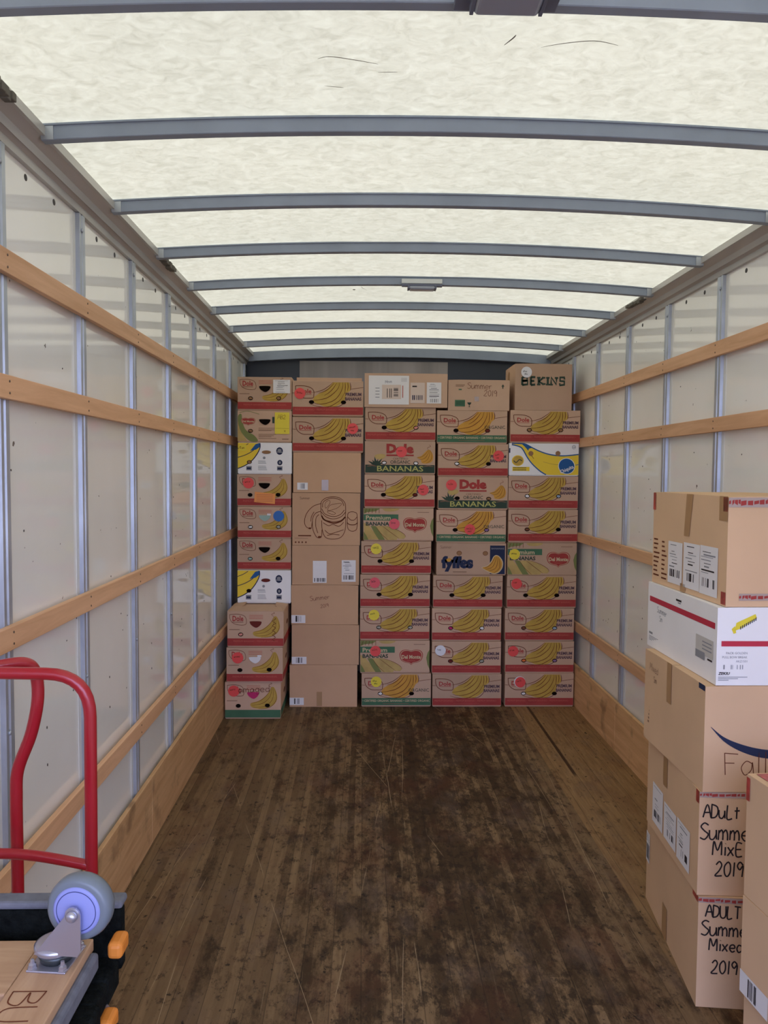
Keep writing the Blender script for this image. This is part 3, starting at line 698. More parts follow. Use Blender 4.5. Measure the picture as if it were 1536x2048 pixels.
def front_chiquita(F, w_, h_):
    in_px(F, 760, 1158, 675, 306, w_, h_)
    top = [(785, 854), (870, 856), (920, 862), (990, 898), (1060, 930), (1150, 958), (1250, 970), (1330, 968), (1433, 956)]
    bot = [(1433, 1155), (1135, 1155), (1060, 1118), (985, 1050), (935, 985), (895, 918), (862, 888), (785, 866)]
    F.poly([(q.x, q.y) for q in cr_spline([(a, b, 0) for a, b in top], False, 4)] + [(q.x, q.y) for q in cr_spline([(a, b, 0) for a, b in bot], False, 4)], c_yellow, 1)
    F.line(top, 11, c_blue, 2); F.line([(785, 866), (862, 886), (895, 916), (935, 985), (985, 1050), (1060, 1118), (1120, 1154)], 11, c_blue, 2)
    F.poly([(880, 858), (930, 862), (985, 895), (950, 905), (945, 925), (915, 890)], c_blue, 3)
    F.line([(1090, 1030), (1180, 1052), (1250, 1058)], 4, ink_ban, 2); F.line([(1405, 1060), (1433, 1054)], 6, c_blue, 2, False); F.line([(960, 950), (1000, 1000)], 4, ink_line, 3, False)
    F.disc(1318, 1070, 82, 78, paper, 3, 28, .4); F.disc(1318, 1070, 76, 72, c_blue, 4, 28, .4); F.text('Chiquita', 1252, 1128, 1392, 1082, paper, 5, .02, 0, None, -.42)
    F.disc(846, 1020, 58, 52, c_yellow, 2); F.disc(846, 1020, 50, 45, ink_ban, 3); F.line([(805, 1020), (830, 1038), (860, 1010), (885, 1022)], 8, ink_dgreen, 4)
    F.rect(795, 1120, 960, 1080, c_yellow, 2); [F.rect(804 + k * 14, y + 9, 804 + k * 14 + 10, y, ink_dgreen, 4) for k in range(9) for y in (1085, 1104)]
    F.disc(970, 950, 24, 24, HC['t'], 5); F.disc(1232, 948, 24, 24, HC['t'], 5)
    F.disc(1386, 886, 18, 18, ink_navy, 2); F.disc(1386, 886, 15, 15, whitebox, 3); F.text('30', 1376, 894, 1397, 880, ink_navy, 4)
    F.line([(766, 900), (766, 945)], 12, ink_navy, 2, False); F.t = None
def side_chiquita(F, w_, h_):
    in_px(F, 225, 1225, 530, 310, w_, h_)
    F.poly([(226, 918), (440, 918), (443, 960), (420, 1020), (370, 1090), (300, 1145), (226, 1178)], c_yellow, 1)
    for P in ([(443, 920), (443, 965), (420, 1020), (370, 1090), (300, 1145), (226, 1178)],): F.line(P, 9, ink_navy, 2)
    F.line([(226, 1065), (300, 1040), (370, 1000), (410, 955)], 7, ink_navy, 2); F.line([(226, 975), (280, 955), (330, 925)], 6, ink_navy, 2)
    F.poly([(345, 1000), (400, 930), (440, 918), (440, 960), (405, 985)], c_blue, 3)
    F.disc(635, 998, 33, 38, ink_navy, 2); F.disc(635, 990, 20, 14, c_grey, 3); F.text('Chiquita', 608, 1016, 662, 1002, paper, 4, .01)
    F.disc(638, 1115, 25, 27, ink_navy, 2); F.disc(638, 1115, 10, 14, c_grey, 3)
    F.disc(484, 1068, 13, 13, c_grey, 2)
    for y in (1098, 1110, 1122, 1150, 1162, 1174, 1186): F.rect(425, y + 4, 490 + (y * 7) % 40, y, c_grey, 2)
    for x in (308, 610): F.rect(x, 1195, x + 54, 1152, c_grey, 2); F.rect(x + 6, 1185, x + 46, 1165, ink_navy, 3)
    F.t = None
def side_dole(F, w_, h_, org=False):
    in_px(F, 222, 1860, 533, 305, w_, h_)
    F.line([(245, 1582), (320, 1578), (380, 1592), (402, 1625), (395, 1668), (330, 1672), (275, 1655), (248, 1620), (245, 1582)], 4, ink_line, 2)
    F.text('Dole', 272, 1640, 375, 1592, ink_red, 3, .03); F.line([(272, 1648), (375, 1648)], 4, ink_line, 3, False)
    F.poly([(468, 1735), (540, 1715), (600, 1680), (645, 1635), (665, 1600), (690, 1600), (715, 1650), (718, 1700), (690, 1745), (630, 1775), (560, 1782), (480, 1768)], ink_ban if not org else c_yellow and ink_ban, 1, True)
    for P in ([(470, 1735), (560, 1712), (630, 1655), (662, 1600)], [(478, 1752), (580, 1735), (650, 1680), (672, 1600)], [(485, 1768), (600, 1760), (675, 1700), (682, 1602)], [(540, 1782), (650, 1768), (712, 1700), (694, 1610)], [(665, 1600), (640, 1580), (670, 1568), (655, 1560)]): F.line(P, 3.5, ink_line, 2, True, True)
    for y in (1586, 1600, 1614): F.rect(430, y + 4, 560, y, ink_redl, 2)
    F.rect(240, 1716, 340, 1710, ink_faint, 2); F.rect(224, 1855, 753, 1790, ink_green if org else ink_red, 3)
    if not org: F.text('PREMIUM BANANAS • PREMIUM BANANAS', 280, 1822, 700, 1806, ink_redl, 4)
    F.t = None
def side_delmonte(F, w_, h_):
    in_px(F, 225, 910, 535, 305, w_, h_)
    F.poly([(230, 660), (262, 640), (275, 720), (310, 800), (390, 850), (425, 905), (345, 905), (270, 830), (235, 750)], ink_olive, 1, True)
    F.poly([(228, 700), (250, 800), (320, 905), (228, 905)], ink_pale, 1); badge(F, 330, 712, .62, .5)
    F.line([(245, 625), (330, 612), (440, 640)], 5, ink_olive, 2)
    for y in (775, 790, 800, 835, 848, 860, 876): F.rect(432, y + 5, 560 + (y * 3) % 60, y, ink_faint, 2)
    F.rect(568, 728, 590, 665, ink_dgreen, 2); F.rect(665, 888, 730, 880, ink_faint, 2); F.t = None

KIND = {'dole': (kraft, front_dole, (.508, .40)), 'organic': (kraft, lambda F, a, b: front_dole(F, a, b, True), (.508, .40)), 'organic_big': (kraft, front_organic, (.508, .40)),
        'delmonte': (kraft, front_delmonte, (.508, .40)), 'fyffes': (kraft, front_fyffes, (.508, .40)), 'chiquita': (whitebox, front_chiquita, (.508, .40)),
        'side_chiquita': (whitebox, side_chiquita, (.386, .508)), 'side_dole': (kraft, side_dole, (.386, .508)), 'side_organic': (kraft, lambda F, a, b: side_dole(F, a, b, True), (.386, .508)),
        'side_delmonte': (kraft, side_delmonte, (.386, .508))}
HREF = .241
CACHE = {}
def lid_mesh(kind):
    if kind in CACHE: return CACHE[kind]
    cm, art, (w_, d_) = KIND[kind]; bm = bmesh.new(); mats = [cm]
    box_bm(bm, (-w_ / 2, -d_ / 2, .006), (w_ / 2, d_ / 2, HREF), .0025)
    F = Face(bm, mats, (-w_ / 2, -d_ / 2, .006), (1, 0, 0), (0, 0, 1), (0, -1, 0)); art(F, w_, HREF - .006)
    if kind in ('dole', 'side_dole', 'side_organic', 'organic'):   # printed band runs round the long side too
        G = Face(bm, mats, (w_ / 2, -d_ / 2, .006), (0, 1, 0), (0, 0, 1), (1, 0, 0)); M_ = ink_green if 'organic' in kind else ink_red
        G.rect(.004, .006, d_ - .004, .058, M_, 1); G.disc(d_ * .45, .13, .05, .016, ink_line, 1)
    me = bpy.data.meshes.new('lid_' + kind); bm.to_mesh(me); bm.free()
    for M_ in mats: me.materials.append(M_)
    bm = bmesh.new(); box_bm(bm, (-w_ / 2 + .004, -d_ / 2 + .004, 0), (w_ / 2 - .004, d_ / 2 - .004, .05), .002)
    me2 = bpy.data.meshes.new('tray_' + kind); bm.to_mesh(me2); bm.free(); me2.materials.append(cm)
    CACHE[kind] = (me, me2); return CACHE[kind]

def part_face(name, parent, w_, d_, draw, layer0, side='front'):
    bm = bmesh.new(); mats = []
    if side == 'front': F = Face(bm, mats, (-w_ / 2, -d_ / 2, 0), (1, 0, 0), (0, 0, 1), (0, -1, 0), layer0)
    else: F = Face(bm, mats, (-w_ / 2, d_ / 2, 0), (0, -1, 0), (0, 0, 1), (-1, 0, 0), layer0)
    draw(F); return finish(bm, name, mats, parent)

def sticker(parent, w_, d_, h_, col, fu, fv, seed):
    def draw(F):
        x, y = fu * w_, (1 - fv) * h_; r = .039
        if col == 'red_white': F.disc(x - .003, y + .002, r + .003, r + .003, paper, 0); c = 'red'
        else: c = col
        n = 28
        F.disc(x, y, r, r, stick[c], 1, n)
        if col != 'blue':
            q = random.Random(seed); t = ''.join(q.choice('Summerwinhnte') for _ in range(5)); F.hand(t[:4 + seed % 2], x - .025, y + .001, .014, .0016, ink_black if c != 'red' else ink_line, 2, q.uniform(-.1, .2), .9)
            if seed % 3 == 0: F.hand(t[:3], x - .014, y - .018, .012, .0016, ink_black if c != 'red' else ink_line, 2, 0, .9)
    o = part_face('sticker', parent, w_, d_, draw, 8); o['label'] = 'round %s sticker with a handwritten note' % col.replace('_', ' and ') if col != 'blue' else 'plain round blue sticker'

def banana_box(kind, x, y, z, h, label, stick_=None, holes='kk', rz=0.0, extra=None, group='printed banana cartons'):
    me, me2 = lid_mesh(kind); w_, d_ = KIND[kind][2]
    t = thing('banana_box', label, 'box', (x + w_ / 2, y + d_ / 2, z), rz, group)
    for nm, mm in (('lid', me), ('tray', me2)):
        o = bpy.data.objects.new(nm, mm); COL.objects.link(o); o.parent = t
        if nm == 'lid': o.scale = (1, 1, h / HREF)
    if kind.startswith('side'):
        ch = 'rounded' if 'chiq' in kind else 'v'
        hc = extra.get('hand', 'k') if extra else 'k'
        def draw(F):
            F.t = lambda a, b: (a * w_, (1 - b) * h)
            if ch == 'rounded': F.disc(.53, .30, .085, .055, HC[hc], 1)
            else: F.poly([(.40, .30), (.42, .27), (.58, .27), (.61, .30), (.58, .39), (.51, .45), (.43, .38)], HC[hc], 1, True)
        part_face('hand_hole', t, w_, d_, draw, 7)
        pos = ((.215, .62), ) if ch == 'rounded' else ((.24, .64), (.76, .63)); rx = .0155
    elif kind in ('dole', 'organic'): pos = ((.27, .60), (.72, .60)); rx = .0165
    elif kind == 'organic_big': pos = ((.275, .645), (.725, .655)); rx = .0165
    else: pos = (); rx = 0
    for (a, b), c in zip(pos, holes):
        if c == '-': continue
        def draw(F, a=a, b=b, c=c):
            F.disc(a * w_, (1 - b) * h, rx + .002, .0135, hole_dark, 0)
            if c != 'k': F.poly([(a * w_ + rx * .85 * math.cos(q), (1 - b) * h + .0105 * math.sin(q) * rnd.uniform(.6, 1.05)) for q in [k * .5236 for k in range(12)]], HC[c], 1)
        part_face('vent_hole', t, w_, d_, draw, 6)
    if stick_: sticker(t, w_, d_, h, stick_[0], stick_[1], stick_[2], int(abs(x * 1000 + z * 777)) % 1000)
    if extra and 'draw' in extra:
        nm, dr = extra['draw']; part_face(nm, t, w_, d_, lambda F: dr(F, w_, h), 10)
    return t

def carton(x, y, z, w_, d_, h_, label, M=None, front=None, left=None, rz=0.0, name='cardboard_box', group=None, corner=False, parts=(), bev=.004, seam=True):
    """plain taped carton; corner=True: (x, y) is its near left corner"""
    M = M or kraftD; bm = bmesh.new(); mats = [M]
    r = random.Random(int(abs(x * 991 + z * 613 + y * 77)))
    vs = box_bm(bm, (-w_ / 2, -d_ / 2, 0), (w_ / 2, d_ / 2, h_), 0)
    bmesh.ops.subdivide_edges(bm, edges=bm.edges[:], cuts=5, use_grid_fill=True)
    for v in bm.verts:                                   # slight bulge and crush
        fx, fy, fz = abs(v.co.x) / (w_ / 2), abs(v.co.y) / (d_ / 2), v.co.z / h_
        b = .0008
        if fy > .999 and fx < .9 and .05 < fz < .95: v.co.y += (1 if v.co.y > 0 else -1) * b * r.random()
        if fz > .999 and fx > .999 and fy > .999: v.co.z -= .003 * r.random()
    if front: front(Face(bm, mats, (-w_ / 2, -d_ / 2 - .001, 0), (1, 0, 0), (0, 0, 1), (0, -1, 0)), w_, h_)
    if left: left(Face(bm, mats, (-w_ / 2 - .0005, d_ / 2, 0), (0, -1, 0), (0, 0, 1), (-1, 0, 0)), d_, h_)
    if seam:
        G = Face(bm, mats, (-w_ / 2, -d_ / 2, h_), (1, 0, 0), (0, 1, 0), (0, 0, 1)); G.rect(.002, d_ / 2 - .0015, w_ - .002, d_ / 2 + .0015, kraftP, 1)
    off = Matrix.Rotation(rz, 3, 'Z') @ Vector((w_ / 2, d_ / 2, 0))
    o = thing(name, label, 'box', (x + off.x, y + off.y, z), rz, group)
    finish(bm, 'carton_body', mats, o)
    for nm, side, dr, lb in parts:
        p_ = part_face(nm, o, w_, d_, (lambda F, dr=dr: dr(F, w_ if side == 'front' else d_, h_)), 4, side)
        if lb: p_['label'] = lb
    return o

YW = 5.63
# ---- column one: cartons seen end-on along the left wall
def lab_white(F, w_, h): F.t = None; label_on(F, .66 * w_, .52 * h, .97 * w_, .92 * h, 3, None)
def lab_yellow(F, w_, h):
    F.rect(.69 * w_, .27 * h, .96 * w_, .95 * h, stick['yellow'], 0); F.hand('AB2', .74 * w_, .74 * h, .03, .002, ink_line, 1); F.hand('x', .86 * w_, .33 * h, .022, .002, ink_line, 1); F.rect(.70 * w_, .44 * h, .95 * w_, .445 * h, ink_line, 1)
def lab_orange(F, w_, h):
    F.face([(.315 * w_, .14 * h), (.70 * w_, .08 * h), (.71 * w_, .40 * h), (.33 * w_, .46 * h)], orange_paper, 0)
    for k in range(5): F.rect(.36 * w_, (.16 + k * .05) * h, .66 * w_, (.17 + k * .05) * h, ink_redl, 1)
def scrib(F, w_, h):
    for k in range(5): F.line([(.80 * w_ + rnd.uniform(-.02, .02), (.82 - .13 * k) * h), (.86 * w_, (.80 - .13 * k) * h), (.80 * w_, (.74 - .13 * k) * h), (.85 * w_, (.70 - .13 * k) * h)], .003, ink_line, 0)
def damaged(F, w_, h): F.hand('amaged', .24 * w_, .72 * h, .042, .0035, ink_line, 0, .03, 1.25)
def chad(F, w_, h): F.rect(.55 * w_, .73 * h, .62 * w_, .79 * h, paper, 0)
def yel_scrib(F, w_, h):
    F.rect(.02 * w_, .74 * h, .16 * w_, .93 * h, stick['yellow'], 0); F.hand('Ran', .04 * w_, .80 * h, .018, .002, ink_line, 1)
c1 = [('side_dole', -.903, YW, 2.150, .239, 'red-striped banana carton with a white label, top of the far left column', None, 'tt', {'draw': ('shipping_label', lab_white)}),
      ('side_delmonte', -.903, YW, 1.922, .228, 'dull brown fruit carton with a tall yellow label in the far left column', None, 'tk', {'draw': ('yellow_label', lab_yellow)}),
      ('side_chiquita', -.903, YW, 1.695, .227, 'white banana carton with yellow fruit print, upper of two in the left column', None, 't', {'hand': 't', 'draw': ('yellow_note', yel_scrib)}),
      ('side_dole', -.908, YW, 1.462, .233, 'brown banana carton with a red disc and an orange paper label', ('red', .21, .27), 'kk', {'draw': ('orange_label', lab_orange)}),
      ('side_dole', -.905, YW, 1.232, .230, 'brown banana carton with a round blue sticker in the left column', ('blue', .765, .29), 'wg', {'hand': 'c', 'draw': ('paper_chad', chad)}),
      ('side_dole', -.907, YW, 1.003, .229, 'red-striped banana carton without stickers, directly on the lower white banana carton', None, 'ck', None),
      ('side_chiquita', -.907, YW, .760, .243, 'white banana carton with yellow fruit print, lower of two, behind the front trio', None, 'k', {'hand': 'r'})]
for k, x, y, z, h, l, st, ho, ex in c1: banana_box(k, x, y, z, h - .002, l, st, ho, rnd.uniform(-.004, .004), ex)
banana_box('side_dole', -.928, 5.33, .507, .247, 'scribbled banana carton with open top flaps, uppermost of three pushed forward by the left wall', None, 'p-', -.004, {'hand': 'r', 'draw': ('marker_scribble', scrib)})
banana_box('side_dole', -.936, 5.33, .261, .244, 'banana carton with one red disc, middle of the three standing forward on the left', ('red', .2, .29), 'kk', .004, {'hand': 'w', 'draw': ('paper_chad', chad)})
banana_box('side_organic', -.950, 5.35, .0, .259, 'green-striped banana carton marked damaged, on the floor by the left kick board', ('red', .16, .24), 'kk', 0, {'hand': 'm', 'draw': ('marker_writing', damaged)})
# open flaps on the uppermost forward carton
bm = bmesh.new()
for pts in ([(-.19, -.252, .248), (.19, -.252, .248), (.16, -.16, .262), (-.15, -.15, .264)], [(-.192, -.25, .248), (-.10, -.10, .262), (-.10, .02, .266), (-.192, .05, .249)], [(.192, -.25, .248), (.192, .05, .249), (.11, .03, .262), (.12, -.12, .263)]):
    vs = [bm.verts.new(p) for p in pts]; f = bm.faces.new(vs)
    r_ = bmesh.ops.extrude_face_region(bm, geom=[f])
    for v in r_['geom']:
        if isinstance(v, bmesh.types.BMVert): v.co.z += .003
flap_parent = [o for o in bpy.data.objects if o.name.startswith('banana_box') and 'open top flaps' in o['label']][0]
finish(bm, 'flap', kraft, flap_parent)

# ---- column two
def bc(u0, u1, v0, v1, seed):
    return ('barcode_label', 'front', lambda F, w_, h_: label_on(F, u0 * w_, (1 - v1) * h_, u1 * w_, (1 - v0) * h_, seed, (.3, .15, .7, .9), None, False, 0), None)
def jar(F, w_, h_):
    in_px(F, 205, 1128, 1155, 898, w_, h_); M = ink_line; W = 10
    for P in ([(700, 410), (560, 460), (450, 580), (412, 720), (440, 810), (500, 840), (530, 835)], [(690, 545), (600, 580), (550, 680), (555, 850), (600, 960), (640, 1000), (700, 985), (710, 860)],
              [(530, 835), (545, 720)], [(575, 555), (530, 640), (520, 720)], [(660, 600), (610, 660), (605, 800), (640, 920)],
              [(690, 470), (700, 380), (780, 315), (900, 295), (1010, 315), (1095, 390), (1112, 490), (1108, 640)], [(690, 470), (700, 620), (760, 690), (900, 720), (1020, 705), (1108, 640)],
              [(705, 500), (760, 590), (900, 635), (1020, 600), (1090, 520)], [(700, 560), (780, 640), (900, 675), (1030, 640), (1108, 560)], [(720, 480), (730, 390), (820, 330), (920, 320), (1040, 360), (1082, 450)],
              [(705, 700), (715, 860), (770, 990), (900, 1022), (1040, 985), (1108, 850), (1112, 640)], [(730, 740), (820, 790), (900, 770), (1000, 800), (1080, 730)], [(760, 870), (840, 930), (960, 900), (1080, 860)], [(800, 960), (900, 940), (1010, 950)],
              [(1145, 640), (1160, 570), (1230, 550), (1300, 575), (1312, 650), (1315, 730)], [(1145, 640), (1140, 740), (1160, 850), (1230, 884), (1300, 850), (1315, 730)], [(1150, 640), (1200, 690), (1260, 690), (1305, 640)]): F.line(P, W, M, 1)
    F.line([(705, 620), (750, 690), (900, 745), (1030, 715), (1105, 640)], 24, M, 1); F.line([(1140, 735), (1180, 770), (1270, 772), (1318, 735)], 14, M, 1)
    for P in ([(760, 470), (765, 400), (830, 355), (845, 400), (800, 470), (775, 490)], [(810, 500), (850, 440), (950, 415), (1045, 412), (980, 480), (880, 520), (810, 528)], [(800, 545), (880, 545), (940, 580), (900, 600), (820, 575)]): F.line(P + [P[0]], 6, M, 1)
    F.disc(503, 838, 24, 16, M, 2); F.disc(672, 985, 32, 16, M, 2)
    F.rect(305, 975, 525, 955, M, 1); F.rect(250, 1012, 470, 1006, ink_faint, 1)
    for x in (262, 318, 375, 437): F.disc(x, 1078, 15, 15, M, 1, 8)
    F.hand('Summer', 330, 340, -42, 5, ink_faint, 1, 0, -1.0); F.t = None
def ctape(F, w_, h_): F.rect(.42 * w_, .05 * h_, .52 * w_, .32 * h_, clear_tape, 1)
banana_box('dole', -.514, YW, 2.112, .252, 'premium banana carton with red disc over its logo, top of second column from left', ('red', .107, .36), 'kk', .003)
banana_box('dole', -.512, YW, 1.853, .254, 'premium banana carton with red disc over the lettering, second from top in second column', ('red', .85, .32), 'kk', -.002)
bm = bmesh.new(); box_bm(bm, (-.23, -.19, .2525), (.245, -.187, .283), .001); 
fp = [o for o in bpy.data.objects if o.name.startswith('banana_box') and 'red disc over its logo' in o['label']][0]
bm.free(); bm = bmesh.new(); box_bm(bm, (-.225, -.17, .251), (.243, -.166, .278), .001); finish(bm, 'flap', kraft, fp)
carton(-.506, YW, 1.566, .486, .40, .286, 'plain brown box with small barcode and a patch of clear tape, under two banana cartons', front=None, parts=[bc(.06, .215, .755, .935, 5), ('clear_tape', 'front', ctape, None)], group='plain cartons in the second column')
carton(-.512, YW, 1.185, .488, .40, .378, 'tall brown box with a line drawing of a jar and bananas', front=jar, group='plain cartons in the second column')
lab2 = lambda F, w_, h_: label_on(F, .31 * w_, .05 * h_, .515 * w_, .61 * h_, 8, (.1, .05, .9, .22), None, False, 0)
lab3 = lambda F, w_, h_: label_on(F, .74 * w_, .08 * h_, .95 * w_, .63 * h_, 9, (.12, .1, .88, .3), None, True, 0)
carton(-.513, YW, .897, .484, .40, .286, 'brown box with two white shipping labels below the jar drawing box', parts=[('shipping_label', 'front', lab2, None), ('shipping_label', 'front', lab3, None)], group='plain cartons in the second column')
summ = lambda F, w_, h_: (F.hand('Summer', .28 * w_, .60 * h_, .034, .0025, ink_line, 1, .10, 1.0), F.hand('2019', .44 * w_, .42 * h_, .026, .0022, ink_line, 1, .15, 1.0))
carton(-.518, YW, .606, .484, .40, .289, 'plain brown box with Summer scribbled on it, third from the floor', front=summ, parts=[bc(.0, .21, .76, .96, 6)], group='plain cartons in the second column')
carton(-.515, YW, .311, .488, .40, .293, 'plain brown box with only a corner barcode, second from the floor', parts=[bc(.0, .22, .80, .98, 7)], group='plain cartons in the second column')
stain = lambda F, w_, h_: F.rect(.40 * w_, .02 * h_, .48 * w_, .36 * h_, brown_tape, 1)
carton(-.530, YW, 0, .492, .40, .309, 'duller brown box with corner barcode and tape strip, on the floor in second column', parts=[bc(.0, .21, .78, .955, 8), ('packing_tape', 'front', stain, None)], group='plain cartons in the second column')

# ---- column three
G3 = 'printed banana cartons'
banana_box('dole', .008, YW, 1.940, .240, 'premium banana carton without sticker, right under the white-labelled flat box', None, 'kp', .002)
banana_box('organic_big', .008, YW, 1.699, .239, 'organic banana carton with large red lettering and a red disc in its middle', ('red', .52, .315), 'ww', -.003)
banana_box('dole', .006, YW, 1.457, .240, 'premium banana carton with red disc at right, under an organic carton with big lettering', ('red', .836, .45), 'kr', .002)
banana_box('delmonte', .000, YW, 1.218, .237, 'green-lettered banana carton with a pink disc and red badge, middle column', ('pink', .44, .476))
banana_box('dole', -.015, YW, .976, .240, 'premium banana carton with yellow disc, directly under the pink-disc green-lettered carton', ('yellow', .213, .23), 'kk', .003)
banana_box('dole', -.020, YW, .732, .241, 'premium banana carton with pink disc, between two cartons with yellow discs', ('pink', .206, .245), 'kk')
banana_box('dole', -.020, YW, .492, .238, 'premium banana carton with yellow disc, third from the floor in the middle column', ('yellow', .2, .22), 'gg', -.002)
banana_box('delmonte', -.018, YW, .249, .241, 'green-lettered banana carton with a red disc, second from the floor in the middle column', ('red', .22, .32))
banana_box('organic', -.006, YW, 0, .247, 'green-striped organic banana carton with yellow disc, on the floor', ('yellow', .21, .245), 'wk')
def lab_big(F, w_, h_):
    F.rect(.05 * w_, .08 * h_, .535 * w_, .93 * h_, paper, 0)
    for k in range(4): F.rect(.13 * w_, (.28 + .09 * k) * h_, .18 * w_, (.30 + .09 * k) * h_, c_grey, 1)
    F.rect(.21 * w_, .24 * h_, .44 * w_, .66 * h_, paperP, 1); F.barcode(.35 * w_, .32 * h_, .405 * w_, .62 * h_, 16, ink_black, 2, False); F.hand('Mnm', .25 * w_, .70 * h_, .02, .0025, c_grey, 2, .1)
    for x in (.27, .30, .32): F.rect(x * w_, .28 * h_, (x + .008) * w_, .55 * h_, ink_black, 2)
    F.rect(.455 * w_, .28 * h_, .465 * w_, .64 * h_, ink_redl, 2)
    for k in range(5): F.rect(.44 * w_, (.76 + .025 * k) * h_, .51 * w_, (.765 + .025 * k) * h_, c_grey, 1)
lab_p = lambda F, w_, h_: (label_on(F, .553 * w_, .125 * h_, .725 * w_, .73 * h_, 14, None, paperP, False, 0), F.rect(.575 * w_, .60 * h_, .63 * w_, .64 * h_, ink_black, 1), F.barcode(.575 * w_, .22 * h_, .70 * w_, .36 * h_, 18, ink_navy, 1))
lab_w = lambda F, w_, h_: label_on(F, .75 * w_, .12 * h_, .925 * w_, .74 * h_, 15, (.25, .05, .8, .22), None, True, 0)
carton(.003, YW - .01, 2.181, .594, .41, .241, 'flat brown box covered by a big white paper and two labels, atop the middle column', kraft, rz=-.006,
       parts=[('paper_sheet', 'front', lab_big, 'large white sheet with address print'), ('shipping_label', 'front', lab_p, 'peach coloured label'), ('shipping_label', 'front', lab_w, None)])

# ---- column four
def summer19(F, w_, h_):
    F.hand('Summer', .31 * w_, .72 * h_, .042, .0028, ink_line, 1, -.03, 1.0); F.hand('2019', .58 * w_, .48 * h_, .042, .0028, ink_line, 1, -.05, 1.0)
    F.rect(.11 * w_, .13 * h_, .275 * w_, .34 * h_, ink_green, 1); F.rect(.13 * w_, .2 * h_, .26 * w_, .22 * h_, ink_dgreen, 2); F.rect(.13 * w_, .26 * h_, .26 * w_, .28 * h_, ink_dgreen, 2)
    F.poly([(.31 * w_, .26 * h_), (.38 * w_, .26 * h_), (.365 * w_, .20 * h_), (.35 * w_, .18 * h_), (.35 * w_, .13 * h_), (.365 * w_, .11 * h_), (.33 * w_, .11 * h_), (.343 * w_, .13 * h_), (.343 * w_, .18 * h_), (.325 * w_, .20 * h_)], ink_dgreen, 1)
    F.poly([(.89 * w_, .86 * h_), (.865 * w_, .79 * h_), (.882 * w_, .79 * h_), (.882 * w_, .72 * h_), (.898 * w_, .72 * h_), (.898 * w_, .79 * h_), (.915 * w_, .79 * h_)], ink_dgreen, 1)
    F.rect(.12 * w_, .82 * h_, .27 * w_, .84 * h_, ink_faint, 1); F.rect(.12 * w_, .78 * h_, .25 * w_, .80 * h_, ink_faint, 1); F.rect(.17 * w_, .66 * h_, .22 * w_, .70 * h_, ink_green, 1)
    F.rect(.43 * w_, .30 * h_, .50 * w_, .45 * h_, clear_tape, 1)
carton(.604, YW, 2.164, .442, .40, .219, 'low brown box marked Summer 2019, top of the fourth column', kraft, front=summer19, rz=-.004)
banana_box('organic', .525, YW, 1.924, .239, 'green-striped organic banana carton without sticker, under the Summer 2019 box', None, 'kr', .003)
banana_box('dole', .536, YW, 1.686, .237, 'premium banana carton with a red disc far right, third from top of fourth column', ('red', .862, .355), 'wk', -.002)
banana_box('organic_big', .538, YW, 1.447, .238, 'organic banana carton with large red lettering and a red disc at its left', ('red', .19, .245), 'kt')
banana_box('organic', .528, YW, 1.206, .239, 'green-striped organic banana carton with a red disc on the fruit', ('red', .48, .587), 'kv', .002)
banana_box('fyffes', .532, YW, .970, .235, 'banana carton with bold navy lettering and a navy panel at its right')
banana_box('dole', .511, YW, .730, .238, 'premium banana carton with two black holes, directly under the navy-lettered carton', None, 'kk', -.003)
banana_box('dole', .504, YW, .486, .242, 'premium banana carton with a magenta patch in one hole, third from the floor', None, 'mw', .002)
banana_box('dole', .506, YW, .243, .241, 'premium banana carton with a white disc, second from the floor in fourth column', ('white', .123, .275), 'rg')
banana_box('dole', .512, YW, 0, .242, 'premium banana carton without holes showing, on the floor in the fourth column', None, '--', .002)

# ---- column five
SL = {'B': [[(0, 0), (0, 1)], [(0, 1), (.7, 1), (.7, .55), (0, .52)], [(0, .5), (.78, .48), (.78, 0), (0, 0)]], 'E': [[(0, 0), (0, 1)], [(0, 1), (.7, 1)], [(0, .5), (.55, .5)], [(0, 0), (.7, 0)]],
      'K': [[(0, 0), (0, 1)], [(.7, 1), (.05, .45), (.75, 0)]], 'I': [[(.15, 0), (.15, 1)]], 'N': [[(0, 0), (0, 1), (.75, 0), (.75, 1)]], 'S': [[(.7, .72), (.7, 1), (.02, 1), (.02, .54), (.7, .48), (.7, 0), (0, 0), (0, .25)]]}
def movers(F, w_, h_):
    x = .095 * w_; Wt = .80 * w_; hh = .19 * h_; ws = {'B': 1, 'E': .92, 'K': 1, 'I': .45, 'N': 1.02, 'S': .92}; tot = sum(ws[c] for c in 'BEKINS')
    f0 = lambda X: .535 * h_ + .035 * h_ * (1 - ((X - x - Wt / 2) / (Wt / 2)) ** 2)
    for c in 'BEKINS':
        cw = Wt * ws[c] / tot
        for st in SL[c]:
            P = []
            for a, b in st:
                X = x + a * cw * .80 + .012; yb = f0(X); yt = .71 * h_; P.append((X, yb + b * (yt - yb)))
            F.line(P, .0155, ink_dgreen, 1, False)
            for q in (P[0], P[-1]):
                if c in 'KIN': F.rect(q[0] - .0125, q[1] - .006 + (.004 if q[1] < .6 * h_ else -.004), q[0] + .0125, q[1] + .006 + (.004 if q[1] < .6 * h_ else -.004), ink_dgreen, 2)
        x += cw
tapeL = lambda F, d_, h_: F.rect(.25 * d_, .0, .42 * d_, .9 * h_, brown_tape, 1)
t = carton(1.086, YW, 2.171, .412, .38, .332, 'tall brown moving box with bold dark lettering, top of the right column', kraft, front=movers, left=tapeL, rz=.0)
sticker(t, .412, .38 + .002, .332, 'white', .195, .185, 6)
banana_box('dole', 1.056, YW, 1.933, .237, 'premium banana carton with torn tan holes, directly under the tall moving box', None, 'tt', .002)
banana_box('chiquita', 1.050, YW, 1.697, .235, 'white banana carton with one giant yellow banana across it')
